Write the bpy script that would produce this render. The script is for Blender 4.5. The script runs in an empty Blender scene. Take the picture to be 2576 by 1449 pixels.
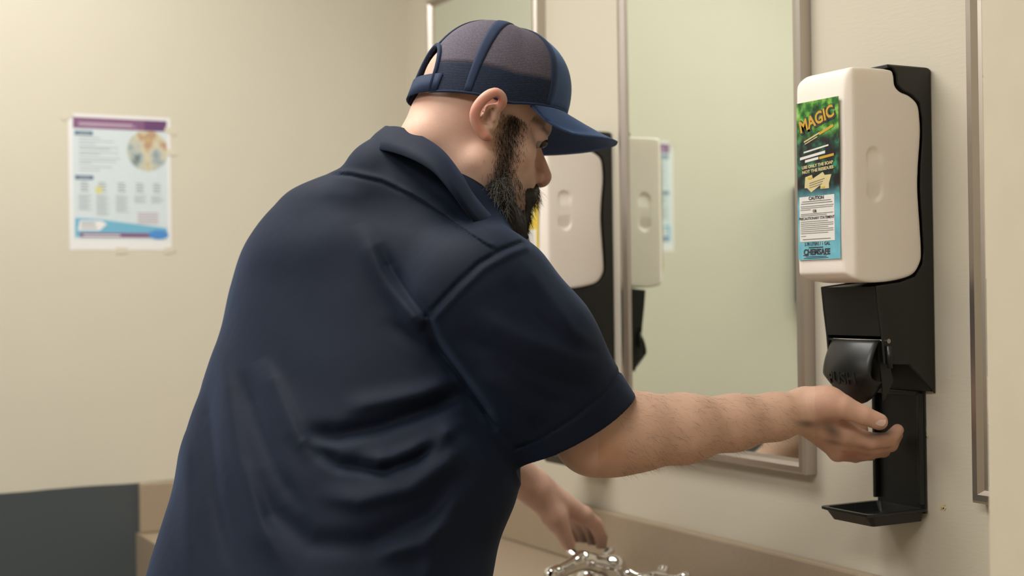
import bpy, bmesh, math, random
import numpy as np
from mathutils import Vector, Matrix
random.seed(7); rng = np.random.default_rng(7)
scn = bpy.context.scene
C = scn.collection

# ------------------------------------------------------------------ camera
F, CX, CY = 3543.0, 1288.0, 724.5
_L = np.array([6612., -74., F]); _R = np.array([-1898., 41., F])
_L /= np.linalg.norm(_L); _R /= np.linalg.norm(_R); _R -= _L * (_R @ _L); _R /= np.linalg.norm(_R)
_U = np.cross(_L, _R); _U = -_U if _U[1] > 0 else _U
M = np.stack([_L, _R, _U], 1)                  # world -> camera (x right, y down, z away)
CAM = -(M.T @ (np.array([(1035 - CX) / F, (743 - CY) / F, 1]) * 3.24)); CAM[2] = 1.347

def W(c):                                      # camera frame metres -> world metres
    return CAM + np.asarray(c) @ M
def Cc(px, py, d):                             # a point at depth d, in the camera frame
    return np.array([(px - CX) / F * d, (py - CY) / F * d, d])
def P(px, py, d):
    return W(Cc(px, py, d))
def ray(px, py):
    return M.T @ np.array([(px - CX) / F, (py - CY) / F, 1.0])
def onX(px, py, x=0.0):
    r = ray(px, py); return CAM + r * ((x - CAM[0]) / r[0])
def onY(px, py, y=0.0):
    r = ray(px, py); return CAM + r * ((y - CAM[1]) / r[1])

cd = bpy.data.cameras.new('camera'); cam = bpy.data.objects.new('camera', cd); C.objects.link(cam)
cd.sensor_width = 36; cd.lens = F / 2576 * 36; cd.clip_start = .05
Rm = np.stack([M.T @ [1, 0, 0], M.T @ [0, -1, 0], M.T @ [0, 0, -1]], 1)
mw = np.eye(4); mw[:3, :3] = Rm; mw[:3, 3] = CAM
cam.matrix_world = Matrix(mw.tolist())
cd.dof.use_dof = True; cd.dof.focus_distance = 1.70; cd.dof.aperture_fstop = 3.6
scn.camera = cam

# ------------------------------------------------------------------ world, light, exposure
w = bpy.data.worlds.new('world'); scn.world = w; w.use_nodes = True
w.node_tree.nodes['Background'].inputs[0].default_value = (.9, .92, 1, 1)
w.node_tree.nodes['Background'].inputs[1].default_value = .05
scn.view_settings.view_transform = 'Standard'; scn.view_settings.look = 'None'
scn.view_settings.gamma = 1; scn.view_settings.use_curve_mapping = False
scn.view_settings.exposure = 0.0
CEIL = 2.5
LAMPS = [(-.95, -1.0, 11.5), (-1.95, -2.6, 19.0), (-3.0, -1.0, 11.0)]
def area(name, loc, sx, sy, power, col):
    l = bpy.data.lights.new(name, 'AREA'); l.shape = 'RECTANGLE'; l.size = sx; l.size_y = sy
    l.energy = power; l.color = col
    o = bpy.data.objects.new(name, l); C.objects.link(o); o.location = loc
    return o
for x, y, p in LAMPS:
    area('lamp_light', (x, y, CEIL - .035), .56, 1.16, p, (1, .98, .945))

# ------------------------------------------------------------------ materials
def srgb(r, g, b):
    f = lambda c: (c / 255 / 12.92) if c <= 10 else ((c / 255 + .055) / 1.055) ** 2.4
    return (f(r), f(g), f(b), 1)
class Mat:
    def __init__(s, name, col, rough=.6, metal=0, spec=.5, **kw):
        s.m = bpy.data.materials.new(name); s.m.use_nodes = True; s.nt = s.m.node_tree
        s.b = s.nt.nodes['Principled BSDF']; s.b.inputs['Base Color'].default_value = col
        s.b.inputs['Roughness'].default_value = rough; s.b.inputs['Metallic'].default_value = metal
        s.b.inputs['Specular IOR Level'].default_value = spec
        for k, v in kw.items(): s.b.inputs[k.replace('_', ' ')].default_value = v
        s.col = col
    def n(s, t, **kw):
        n = s.nt.nodes.new(t)
        for k, v in kw.items(): setattr(n, k, v)
        return n
    def l(s, a, b): s.nt.links.new(a, b)
    def coords(s, scale=(1, 1, 1), rot=(0, 0, 0)):
        t = s.n('ShaderNodeTexCoord'); m = s.n('ShaderNodeMapping')
        m.inputs['Scale'].default_value = scale; m.inputs['Rotation'].default_value = rot
        s.l(t.outputs['Object'], m.inputs[0]); return m.outputs[0]
    def noise(s, scale, detail=3, vec=None):
        n = s.n('ShaderNodeTexNoise'); n.inputs['Scale'].default_value = scale; n.inputs['Detail'].default_value = detail
        s.l(vec or s.coords(), n.inputs['Vector']); return n.outputs['Fac']
    def bump(s, h, strength=.2, dist=.002):
        b = s.n('ShaderNodeBump'); b.inputs['Strength'].default_value = strength; b.inputs['Distance'].default_value = dist
        s.l(h, b.inputs['Height'])
        if s.b.inputs['Normal'].links: s.l(s.b.inputs['Normal'].links[0].from_socket, b.inputs['Normal'])
        s.l(b.outputs[0], s.b.inputs['Normal']); return s
    def mix(s, fac, a, b):
        x = s.n('ShaderNodeMix', data_type='RGBA')
        if isinstance(fac, float): x.inputs[0].default_value = fac
        else: s.l(fac, x.inputs[0])
        for v, i in ((a, 6), (b, 7)):
            if isinstance(v, tuple): x.inputs[i].default_value = v
            else: s.l(v, x.inputs[i])
        return x.outputs[2]
    def ramp(s, fac, stops):
        r = s.n('ShaderNodeValToRGB'); e = r.color_ramp.elements
        while len(e) < len(stops): e.new(.5)
        for el, (p, c) in zip(e, stops): el.position = p; el.color = c
        s.l(fac, r.inputs[0]); return r.outputs[0]
    def base(s, sock): s.l(sock, s.b.inputs['Base Color']); return s
    def mottle(s, scale=6, amt=.12, detail=3):
        c = s.col; d = tuple(v * (1 - amt) for v in c[:3]) + (1,); u = tuple(min(1, v * (1 + amt)) for v in c[:3]) + (1,)
        return s.base(s.mix(s.noise(scale, detail), d, u))
def simple(name, col, rough=.6, metal=0, sc=20, amt=.06, **kw):
    return Mat(name, col, rough, metal, **kw).mottle(sc, amt).m

BEIGE = (.60, .545, .425, 1)
mw_ = Mat('mirror_wall_vinyl', (.575, .53, .435, 1), .55); mw_.mottle(3, .03)
mw_.bump(mw_.noise(90, 4, mw_.coords((1, .5, 3.0))), .22, .0010); WALLR = mw_.m
fw = Mat('two_tone_wall_paint', BEIGE, .42)
tc = fw.n('ShaderNodeTexCoord'); sp = fw.n('ShaderNodeSeparateXYZ'); fw.l(tc.outputs['Object'], sp.inputs[0])
ad = fw.n('ShaderNodeMath', operation='MULTIPLY_ADD'); ad.inputs[1].default_value = .008
fw.l(fw.noise(5, 2), ad.inputs[0]); fw.l(sp.outputs['Z'], ad.inputs[2])
lt = fw.n('ShaderNodeMath', operation='LESS_THAN'); fw.l(ad.outputs[0], lt.inputs[0]); lt.inputs[1].default_value = .968
up = fw.mix(fw.noise(3, 3), (.585, .545, .45, 1), (.625, .585, .49, 1))
fw.base(fw.mix(lt.outputs[0], up, (.060, .071, .078, 1)))
fw.bump(fw.noise(160, 3), .08, .001); WALLL = fw.m
PAINT = simple('beige_paint', (.59, .53, .41, 1), .5)
CEILM = simple('ceiling_tile', (.7, .68, .62, 1), .9)
FLOORM = simple('floor_tile', (.25, .22, .18, 1), .4)
GROUT = simple('grout', (.1, .09, .08, 1), .9)
lam = Mat('taupe_laminate', (.33, .255, .18, 1), .38)
lam.base(lam.mix(lam.noise(260, 4), (.29, .225, .158, 1), (.37, .29, .21, 1))); LAMIN = lam.m
MIRROR = Mat('mirror_glass', (.80, .86, .79, 1), .02, 1).m
STEEL = Mat('brushed_steel', (.52, .47, .43, 1), .34, 1)
STEEL.bump(STEEL.noise(300, 2, STEEL.coords((1, 1, .02))), .05, .0005); STEEL = STEEL.m
CHROME = Mat('chrome', (.86, .85, .84, 1), .06, 1).m
BLACK = Mat('black_plastic', (.010, .0105, .009, 1), .42); BLACK.bump(BLACK.noise(700, 2), .12, .0005); BLACK = BLACK.m
BLACKG = Mat('glossy_black_plastic', (.008, .009, .009, 1), .36); BLACKG.bump(BLACKG.noise(500, 2), .05, .0005); BLACKG = BLACKG.m
JUG = Mat('milky_polyethylene', (.90, .81, .74, 1), .38, 0, .45)
JUG.b.inputs['Subsurface Weight'].default_value = .35; JUG.b.inputs['Subsurface Scale'].default_value = .02
JUG.b.inputs['Subsurface Radius'].default_value = (1, .8, .65)
JUG.mottle(4, .03); JUG = JUG.m
def flat(name, col, rough=.5): return simple(name, col, rough, sc=60, amt=.03)

sk = Mat('skin', (.5, .3, .2, 1), .56, 0, .3)
at = sk.n('ShaderNodeVertexColor', layer_name='Col')
d1 = sk.mix(sk.noise(55, 5), (.86, .84, .84, 1), (1.1, 1.1, 1.08, 1))
mu = sk.n('ShaderNodeMix', data_type='RGBA', blend_type='MULTIPLY'); mu.inputs[0].default_value = 1
sk.l(at.outputs[0], mu.inputs[6]); sk.l(d1, mu.inputs[7]); sk.base(mu.outputs[2])
sk.b.inputs['Subsurface Weight'].default_value = .18; sk.b.inputs['Subsurface Scale'].default_value = .008
sk.b.inputs['Subsurface Radius'].default_value = (1, .4, .22)
sk.bump(sk.noise(420, 4), .22, .0008); SKIN = sk.m
def cloth(name, col, sheen=.25, rough=.75, amt=.1):
    c = Mat(name, col, rough, 0, .16); c.mottle(9, amt)
    c.b.inputs['Sheen Weight'].default_value = sheen; c.b.inputs['Sheen Roughness'].default_value = .45
    c.b.inputs['Sheen Tint'].default_value = (.38, .56, 1, 1)
    c.bump(c.noise(13, 3), .30, .006)
    wv = c.n('ShaderNodeTexWave'); wv.inputs['Scale'].default_value = 350; wv.inputs['Distortion'].default_value = .5
    c.l(c.coords((1, .6, .8)), wv.inputs['Vector']); c.bump(wv.outputs[1], .12, .0004)
    return c.m
SHIRT = cloth('navy_work_shirt_twill', (.0036, .0067, .0165, 1), .12)
SHIRT_T = cloth('navy_stitching', (.006, .009, .018, 1), .1)
TROUS = cloth('dark_trouser_cloth', (.012, .013, .017, 1), .1)
CAPF = cloth('blue_cap_twill', (.040, .070, .155, 1), .3)
CAPB = cloth('navy_cap_band', (.016, .026, .058, 1), .12)
def weave(name, col, hole):
    m = Mat(name, col, .85, 0, .2)
    v = m.coords((1, 1, 1)); wv = m.n('ShaderNodeTexWave', bands_direction='Z'); wv.inputs['Scale'].default_value = 150
    m.l(v, wv.inputs['Vector']); w2 = m.n('ShaderNodeTexVoronoi'); w2.inputs['Scale'].default_value = 650; m.l(v, w2.inputs['Vector'])
    m.base(m.mix(m.ramp(w2.outputs[0], [(.25, (0, 0, 0, 1)), (.6, (1, 1, 1, 1))]), hole, col))
    m.bump(wv.outputs[1], .3, .0006); return m.m
MESHF = weave('purplish_cap_netting', (.105, .092, .118, 1), (.068, .060, .080, 1))
MESHB = weave('dark_cap_netting', (.016, .024, .048, 1), (.009, .013, .026, 1))
HAIR = Mat('dark_beard_hair', (.022, .016, .012, 1), .55, 0, .3); HAIR.mottle(120, .4); HAIR = HAIR.m
HAIRG = Mat('grey_beard_hair', (.20, .19, .17, 1), .5, 0, .4).mottle(80, .3).m
HAIRB = Mat('brown_arm_hair', (.12, .075, .04, 1), .5).mottle(80, .3).m
NAIL = Mat('fingernail', (.62, .42, .36, 1), .3).mottle(80, .05).m
EYEW = Mat('eye_white', (.28, .25, .22, 1), .15).mottle(80, .05).m
EYED = Mat('eye_iris', (.03, .02, .012, 1), .1).mottle(80, .1).m
LENS = Mat('lamp_diffuser', (.9, .9, .88, 1), .5)
LENS.b.inputs['Emission Color'].default_value = (1, .96, .88, 1); LENS.b.inputs['Emission Strength'].default_value = 7; LENS = LENS.m
GREYBOX = simple('blue_grey_plastic', (.10, .115, .15, 1), .4)

# ------------------------------------------------------------------ object helpers
def tag(o, label=None, cat=None, group=None, kind=None):
    if label: o['label'] = label
    if cat: o['category'] = cat
    if group: o['group'] = group
    if kind: o['kind'] = kind
    return o
ORG = {}
def thing(name, label, cat, loc, group=None):
    o = bpy.data.objects.new(name, None); C.objects.link(o); o.location = loc; o.empty_display_size = .05
    ORG[o.name] = np.array(loc, float); return tag(o, label, cat, group)
def mk(name, V, faces, mat, parent=None, smooth=False, origin=None, bevel=0, seg=2):
    """V in world coordinates; the mesh is stored relative to its parent thing (or its own origin)."""
    V = np.asarray(V, float)
    if parent is not None: o0 = ORG[parent.name]
    else: o0 = np.array(origin if origin is not None else (0, 0, 0), float)
    me = bpy.data.meshes.new(name)
    if isinstance(faces, np.ndarray) and len(faces):
        k = faces.shape[1]; V32 = (V - o0).astype(np.float32)
        me.vertices.add(len(V32)); me.vertices.foreach_set('co', V32.ravel())
        me.loops.add(faces.size); me.loops.foreach_set('vertex_index', faces.astype(np.int32).ravel())
        me.polygons.add(len(faces)); me.polygons.foreach_set('loop_start', np.arange(0, faces.size, k, dtype=np.int32))
        me.update(calc_edges=True)
    else:
        me.from_pydata((V - o0).tolist(), [], [list(map(int, f)) for f in faces]); me.update()
    if bevel:
        bm = bmesh.new(); bm.from_mesh(me)
        es = [e for e in bm.edges if len(e.link_faces) == 2 and e.calc_face_angle(0) > .5]
        bmesh.ops.bevel(bm, geom=es, offset=bevel, segments=seg, profile=.5, affect='EDGES', clamp_overlap=True)
        bm.to_mesh(me); bm.free()
    if smooth: me.polygons.foreach_set('use_smooth', [True] * len(me.polygons))
    if mat: me.materials.append(mat)
    o = bpy.data.objects.new(name, me); C.objects.link(o)
    if parent is not None: o.parent = parent
    else: o.location = o0
    ORG[o.name] = o0
    return o
def boxv(x0, x1, y0, y1, z0, z1):
    V = [(x, y, z) for x in (x0, x1) for y in (y0, y1) for z in (z0, z1)]
    Fc = [(0, 1, 3, 2), (4, 6, 7, 5), (0, 4, 5, 1), (2, 3, 7, 6), (0, 2, 6, 4), (1, 5, 7, 3)]
    return V, Fc
def box(name, x0, x1, y0, y1, z0, z1, mat, parent=None, bevel=0, origin=None, **k):
    V, Fc = boxv(min(x0, x1), max(x0, x1), min(y0, y1), max(y0, y1), min(z0, z1), max(z0, z1))
    if origin is None and parent is None: origin = ((x0 + x1) / 2, (y0 + y1) / 2, min(z0, z1))
    return mk(name, V, Fc, mat, parent, bevel=bevel, origin=origin, **k)
def prism(poly, axis, a0, a1):
    """poly: 2D points; axis 'x' -> (y,z) poly extruded in x; 'y' -> (x,z) poly extruded in y"""
    n = len(poly); V = []
    for a in (a0, a1):
        for p, q in poly: V.append((a, p, q) if axis == 'x' else (p, a, q) if axis == 'y' else (p, q, a))
    Fc = [tuple(range(n))[::-1], tuple(range(n, 2 * n))] + [(i, (i + 1) % n, n + (i + 1) % n, n + i) for i in range(n)]
    return V, Fc
def tube(pts, rad, n=8):
    pts = [np.array(p, float) for p in pts]; m = len(pts)
    rad = [rad] * m if np.isscalar(rad) else rad
    V = []; Fc = []; up = None
    for i, p in enumerate(pts):
        t = pts[min(i + 1, m - 1)] - pts[max(i - 1, 0)]; t /= (np.linalg.norm(t) + 1e-12)
        if up is None: up = np.cross(t, [0, 0, 1.]) if abs(t[2]) < .9 else np.cross(t, [1., 0, 0])
        up = up - t * (up @ t); up /= (np.linalg.norm(up) + 1e-12); b = np.cross(t, up)
        for k in range(n):
            a = 2 * math.pi * k / n; V.append(p + rad[i] * (math.cos(a) * up + math.sin(a) * b))
    for i in range(m - 1):
        for k in range(n): Fc.append((i * n + k, i * n + (k + 1) % n, (i + 1) * n + (k + 1) % n, (i + 1) * n + k))
    Fc += [tuple(range(n))[::-1], tuple(range((m - 1) * n, m * n))]
    return V, Fc
def catmull(pts, per=8, closed=False):
    pts = [np.array(p, float) for p in pts]; n = len(pts); out = []
    rngi = range(n) if closed else range(n - 1)
    for i in rngi:
        g = (lambda k: pts[k % n]) if closed else (lambda k: pts[min(max(k, 0), n - 1)])
        p0, p1, p2, p3 = g(i - 1), g(i), g(i + 1), g(i + 2)
        for j in range(per):
            t = j / per
            out.append(.5 * ((2 * p1) + (-p0 + p2) * t + (2 * p0 - 5 * p1 + 4 * p2 - p3) * t * t + (-p0 + 3 * p1 - 3 * p2 + p3) * t ** 3))
    if not closed: out.append(pts[-1])
    return out
class Join:
    def __init__(s): s.V = []; s.F = []
    def add(s, V, Fc):
        k = len(s.V); s.V += [tuple(v) for v in V]; s.F += [tuple(i + k for i in f) for f in Fc]; return s
def text_mesh(s, size, bold=.0):
    cu = bpy.data.curves.new('t', 'FONT'); cu.body = s; cu.size = size; cu.align_x = 'CENTER'; cu.align_y = 'CENTER'
    cu.offset = bold; cu.extrude = size * .004; cu.resolution_u = 3
    o = bpy.data.objects.new('t', cu); C.objects.link(o)
    dg = bpy.context.evaluated_depsgraph_get(); dg.update(); me = bpy.data.meshes.new_from_object(o.evaluated_get(dg))
    V = np.array([v.co[:] for v in me.vertices]); Fc = [tuple(p.vertices) for p in me.polygons]
    bpy.data.objects.remove(o); bpy.data.curves.remove(cu); bpy.data.meshes.remove(me)
    return V, Fc

# ------------------------------------------------------------------ implicit-surface modelling (numpy surface nets)
def smin(a, b, k):
    h = np.clip(.5 + .5 * (b - a) / k, 0, 1); return b + (a - b) * h - k * h * (1 - h)
def smax(a, b, k): return -smin(-a, -b, k)
class Prim:
    def __init__(s, f, c, r, k, op): s.f, s.c, s.r, s.k, s.op = f, np.array(c, float), r, k, op
def cone(a, b, r1, r2, k=.012, op='+', flat=None, fs=1.0):
    a = np.array(a, float); b = np.array(b, float); ba = b - a; L2 = max(ba @ ba, 1e-12)
    if flat is not None:
        n = np.array(flat, float); n /= np.linalg.norm(n)
    def f(p):
        q = p - a; t = np.clip(q @ ba / L2, 0, 1); v = q - t[:, None] * ba
        if flat is not None:
            dn = v @ n; v = v + (dn * (fs - 1))[:, None] * n
        return np.sqrt((v * v).sum(1)) - (r1 + (r2 - r1) * t)
    return Prim(f, (a + b) / 2, np.linalg.norm(ba) / 2 + max(r1, r2), k, op)
def ball(c, r, k=.012, op='+'): return cone(c, np.array(c) + 1e-6, r, r, k, op)
def ell(c, r, B=None, k=.012, op='+'):
    c = np.array(c, float); r = np.array(r, float)
    def f(p):
        q = p - c
        if B is not None: q = q @ B.T        # rows of B = local axes
        k0 = np.sqrt(((q / r) ** 2).sum(1)); k1 = np.sqrt(((q / (r * r)) ** 2).sum(1))
        return np.where(k1 > 1e-9, k0 * (k0 - 1) / np.maximum(k1, 1e-9), -r.min())
    return Prim(f, c, r.max(), k, op)
def chain(pts, rads, k=.012, kk=.006, **kw):
    return [cone(pts[i], pts[i + 1], rads[i], rads[i + 1], k if i == 0 else kk, **kw) for i in range(len(pts) - 1)]
def evalp(prims, p, bc=None, br=0):
    d = np.full(len(p), 1.0)
    for q in prims:
        if bc is not None and np.linalg.norm(q.c - bc) > q.r + br + 2 * q.k + .01: continue
        v = q.f(p)
        if q.op == '+': d = smin(d, v, q.k)
        elif q.op == '-': d = smax(d, -v, q.k)
        else: d = smax(d, v, q.k)
    return d
def nets(fn, lo, hi, h, B=16, margin=.012):
    lo = np.array(lo, float); hi = np.array(hi, float)
    nb = np.ceil((hi - lo) / (h * B)).astype(int); half = h * B * math.sqrt(3) / 2
    g = np.stack(np.meshgrid(*[np.arange(n) for n in nb], indexing='ij'), -1).reshape(-1, 3)
    cen = lo + (g + .5) * B * h; d = fn(cen, None, 0); act = g[np.abs(d) < half * 1.25 + margin]
    N = (nb * B + 8).astype(np.int64)
    key = lambda i, j, k: (i + 2) * N[1] * N[2] + (j + 2) * N[2] + (k + 2)
    ax = np.arange(B + 1); G = np.stack(np.meshgrid(ax, ax, ax, indexing='ij'), -1)
    Gf = G.reshape(-1, 3) * h
    K = []; VV = []; Q = []
    for b in act:
        o = lo + b * B * h
        D = fn(o + Gf, o + B * h / 2, half).reshape(B + 1, B + 1, B + 1)
        if D.min() > 0 or D.max() < 0: continue
        S = D < 0
        cnt = np.zeros((B, B, B)); acc = np.zeros((B, B, B, 3))
        for a in range(3):
            s0 = [slice(None)] * 3; s1 = [slice(None)] * 3; s0[a] = slice(0, B); s1[a] = slice(1, B + 1)
            A, Bv = D[tuple(s0)], D[tuple(s1)]; cr = S[tuple(s0)] != S[tuple(s1)]
            t = np.where(cr, A / np.where(cr, A - Bv, 1), 0)
            o1, o2 = [x for x in range(3) if x != a]
            for u in (0, 1):
                for v in (0, 1):
                    ss = [slice(None)] * 3; ss[o1] = slice(u, u + B); ss[o2] = slice(v, v + B); ss[a] = slice(0, B)
                    c_ = cr[tuple(ss)]; t_ = t[tuple(ss)]
                    cnt += c_; acc[..., a] += np.where(c_, t_, 0); acc[..., o1] += c_ * u; acc[..., o2] += c_ * v
            # faces
            inb = [slice(0, B)] * 3
            idx = np.argwhere(cr[tuple(inb)])
            if len(idx):
                gi = idx + b * B; sg = S[tuple(s0)][tuple(inb)][idx[:, 0], idx[:, 1], idx[:, 2]]
                e1 = np.eye(3, dtype=int)[(a + 1) % 3]; e2 = np.eye(3, dtype=int)[(a + 2) % 3]
                q = np.stack([key(*(gi - e1 - e2).T), key(*(gi - e2).T), key(*gi.T), key(*(gi - e1).T)], 1)
                q[~sg] = q[~sg][:, ::-1]; Q.append(q)
        m = cnt > 0; ii = np.argwhere(m)
        VV.append(o + (ii + acc[m] / cnt[m][:, None]) * h); K.append(key(*(ii + b * B).T))
    K = np.concatenate(K); VV = np.concatenate(VV); Q = np.concatenate(Q)
    o = np.argsort(K); K = K[o]; VV = VV[o]
    pos = np.clip(np.searchsorted(K, Q), 0, len(K) - 1); ok = (K[pos] == Q).all(1)
    return VV, pos[ok]
def setcol(o, col):
    ca = o.data.color_attributes.new('Col', 'FLOAT_COLOR', 'POINT')
    ca.data.foreach_set('color', np.concatenate([col, np.ones((len(col), 1))], 1).astype(np.float32).ravel())
def px_of(c):                                   # camera frame -> picture position
    return c[:, 0] / c[:, 2] * F + CX, c[:, 1] / c[:, 2] * F + CY
def polydist(x, y, pts):
    """distance to polyline and the side sign"""
    best = np.full(len(x), 1e9); sgn = np.ones(len(x)); par = np.zeros(len(x)); n = len(pts) - 1
    for i in range(n):
        (x0, y0), (x1, y1) = pts[i], pts[i + 1]; dx, dy = x1 - x0, y1 - y0; L = dx * dx + dy * dy
        t = np.clip(((x - x0) * dx + (y - y0) * dy) / L, 0, 1); ex = x - x0 - t * dx; ey = y - y0 - t * dy
        d = np.hypot(ex, ey); m = d < best; best = np.where(m, d, best); sgn = np.where(m, np.sign(dx * ey - dy * ex), sgn)
        par = np.where(m, (i + t) / n, par)
    return best, sgn, par

# ================================================================== SETTING
XW, YB = -4.0, -4.6
mk('wall_left', *boxv(XW, 0, 0, .1, 0, CEIL), WALLL, origin=(0, 0, 0))['kind'] = 'structure'
mk('wall_right', *boxv(0, .1, YB, .1, 0, CEIL), WALLR, origin=(0, 0, 0))['kind'] = 'structure'
mk('wall_back', *boxv(XW - .1, .1, YB - .1, YB, 0, CEIL), PAINT)['kind'] = 'structure'
mk('wall_far_side', *boxv(XW - .1, XW, YB, .1, 0, CEIL), PAINT)['kind'] = 'structure'
cl = mk('ceiling', *boxv(XW - .1, .1, YB - .1, .1, CEIL, CEIL + .1), CEILM); cl['kind'] = 'structure'
fl = mk('floor', *boxv(XW - .1, .1, YB - .1, .1, -.1, 0), FLOORM); fl['kind'] = 'structure'
# short wall end beside the third mirror
e = onY(2475, 700, -1.99)
mk('wall_return', *boxv(e[0], 0, -2.12, -1.99, 0, CEIL), PAINT, bevel=.004, origin=(e[0], -2.05, 0))['kind'] = 'structure'

# counter with sink cut-out
HC = .860; CF = -.635
SX, SY = -.345, -1.04; RX, RY = .155, .21
def counter():
    n = 64; V = []; Fc = []
    def ring(fn, z):
        k = len(V)
        for i in range(n):
            a = 2 * math.pi * i / n; V.append((*fn(a), z)); 
        return k
    def rect(a):
        x0, x1, y0, y1 = CF - SX, -SX - .001, -1.988 - SY, -.001 - SY
        c, s = math.cos(a), math.sin(a)
        t = min((x1 if c > 0 else x0) / c if abs(c) > 1e-9 else 1e9, (y1 if s > 0 else y0) / s if abs(s) > 1e-9 else 1e9)
        return SX + c * t, SY + s * t
    for a in (math.atan2(-.001 - SY, -SX - .001),): pass
    el = lambda a: (SX + RX * math.cos(a), SY + RY * math.sin(a))
    r0 = ring(el, HC - .035); r1 = ring(el, HC); r2 = ring(rect, HC); r3 = ring(rect, HC - .035)
    # snap nearest rect ring points to the corners
    for cx in (CF, -.001):
        for cy in (-1.988, -.001):
            j = min(range(n), key=lambda i: math.hypot(V[r2 + i][0] - cx, V[r2 + i][1] - cy))
            V[r2 + j] = (cx, cy, HC); V[r3 + j] = (cx, cy, HC - .035)
    for a, b in ((r0, r1), (r1, r2), (r2, r3), (r3, r0)):
        for i in range(n): Fc.append((a + i, a + (i + 1) % n, b + (i + 1) % n, b + i))
    return V, Fc
ct = thing('vanity_counter', 'taupe laminate vanity counter along the mirror wall, with sink cut-out', 'counter', (CF / 2, -1.0, HC - .035))
mk('countertop', *counter(), LAMIN, ct)
box('back_splash', -.02, -.0015, -1.988, -.021, HC, HC + .104, LAMIN, ct, bevel=.004)
box('side_splash', CF + .005, -.0015, -.021, -.0015, HC, HC + .104, LAMIN, ct, bevel=.004)
box('front_apron', CF, CF + .02, -1.988, -.001, HC - .15, HC - .0355, LAMIN, ct)
bk = thing('sink_basin', 'white oval sink basin set into the taupe counter below the faucet', 'sink', (SX, SY, HC - .15))
def bowl():
    V = []; Fc = []; n = 48; prof = [(.985, -.036), (.96, -.07), (.85, -.11), (.6, -.135), (.12, -.145), (.12, -.155), (.64, -.146), (.9, -.118), (1.0, -.07), (1.03, -.042), (1.10, -.042), (1.10, -.036), (1, 0)]
    prof = [(r * .995, z) for r, z in prof[:-1]]
    for r, z in prof:
        for i in range(n):
            a = 2 * math.pi * i / n; V.append((SX + RX * r * math.cos(a), SY + RY * r * math.sin(a), HC + z))
    m = len(prof)
    for j in range(m):
        for i in range(n): Fc.append((j * n + i, j * n + (i + 1) % n, ((j + 1) % m) * n + (i + 1) % n, ((j + 1) % m) * n + i))
    return V, Fc
mk('bowl', *bowl(), simple('sink_porcelain', (.8, .78, .74, 1), .15), bk, smooth=True)
V, Fc = tube([(SX, SY, HC - .146), (SX, SY, HC - .16)], .024, 20); mk('drain', V, Fc, CHROME, bk)

# ceiling lamps
for i, (x, y, p) in enumerate(LAMPS):
    t = thing('ceiling_lamp', ['recessed ceiling lamp above the sink', 'recessed ceiling lamp behind the camera', 'recessed ceiling lamp far left of the sink'][i], 'lamp', (x, y, CEIL - .03), 'ceiling lamps')
    J = Join()
    for b in ((x - .33, x - .30, y - .63, y + .63), (x + .30, x + .33, y - .63, y + .63), (x - .30, x + .30, y - .63, y - .60), (x - .30, x + .30, y + .60, y + .63)):
        J.add(*boxv(b[0], b[1], b[2], b[3], CEIL - .028, CEIL - .0005))
    mk('frame', J.V, J.F, PAINT, t)
    mk('diffuser', *boxv(x - .2995, x + .2995, y - .5995, y + .5995, CEIL - .02, CEIL - .0005), LENS, t)

# mirrors
ZB, ZT, FW = 1.085, 1.997, .021
def mirror(y_far, y_near, label):
    t = thing('mirror', label, 'mirror', (0, (y_far + y_near) / 2, ZB), 'framed mirrors over the counter')
    a, b = y_near, y_far                       # a < b
    mk('glass', *boxv(-.0155, -.001, a + .006, b - .006, ZB + .006, ZT - .006), MIRROR, t)
    prof = [(0, -.0005), (0, -.020), (.0035, -.024), (.011, -.024), (.016, -.017), (.021, -.0158), (.021, -.0154)]  # (inset, x)
    def bar(P0, P1, P2, P3): pass
    for side in range(4):
        V = []; Fc = []
        cs = [(a, ZB, 1, 1), (b, ZB, -1, 1), (b, ZT, -1, -1), (a, ZT, 1, -1)]
        for c in (cs[side], cs[(side + 1) % 4]):
            for ins, x in prof: V.append((x, c[0] + c[2] * ins, c[1] + c[3] * ins))
        n = len(prof)
        for i in range(n): Fc.append((i, (i + 1) % n, n + (i + 1) % n, n + i))
        Fc += [tuple(range(n))[::-1], tuple(range(n, 2 * n))]
        mk('frame_bar', V, Fc, STEEL, t)
mirror(-.150, -.640, 'steel framed mirror in the corner, behind the cap')
mirror(-.925, -1.402, 'steel framed mirror between the two soap dispensers, full height in view')
mirror(-1.712, -1.983, 'narrow steel framed mirror at the right edge, cut off by the wall end')

# grey dispenser on the far wall (seen in the middle mirror)
t = thing('towel_dispenser', 'blue grey towel dispenser seen as a reflection beside the soap jug', 'dispenser', (-1.3085, 0, 1.306))
mk('housing', *boxv(-1.47, -1.147, -.10, -.001, 1.312, 1.63), GREYBOX, t, bevel=.012, seg=3)
mk('towel_slot', *boxv(-1.43, -1.18, -.07, -.03, 1.306, 1.3125), BLACK, t)

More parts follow.
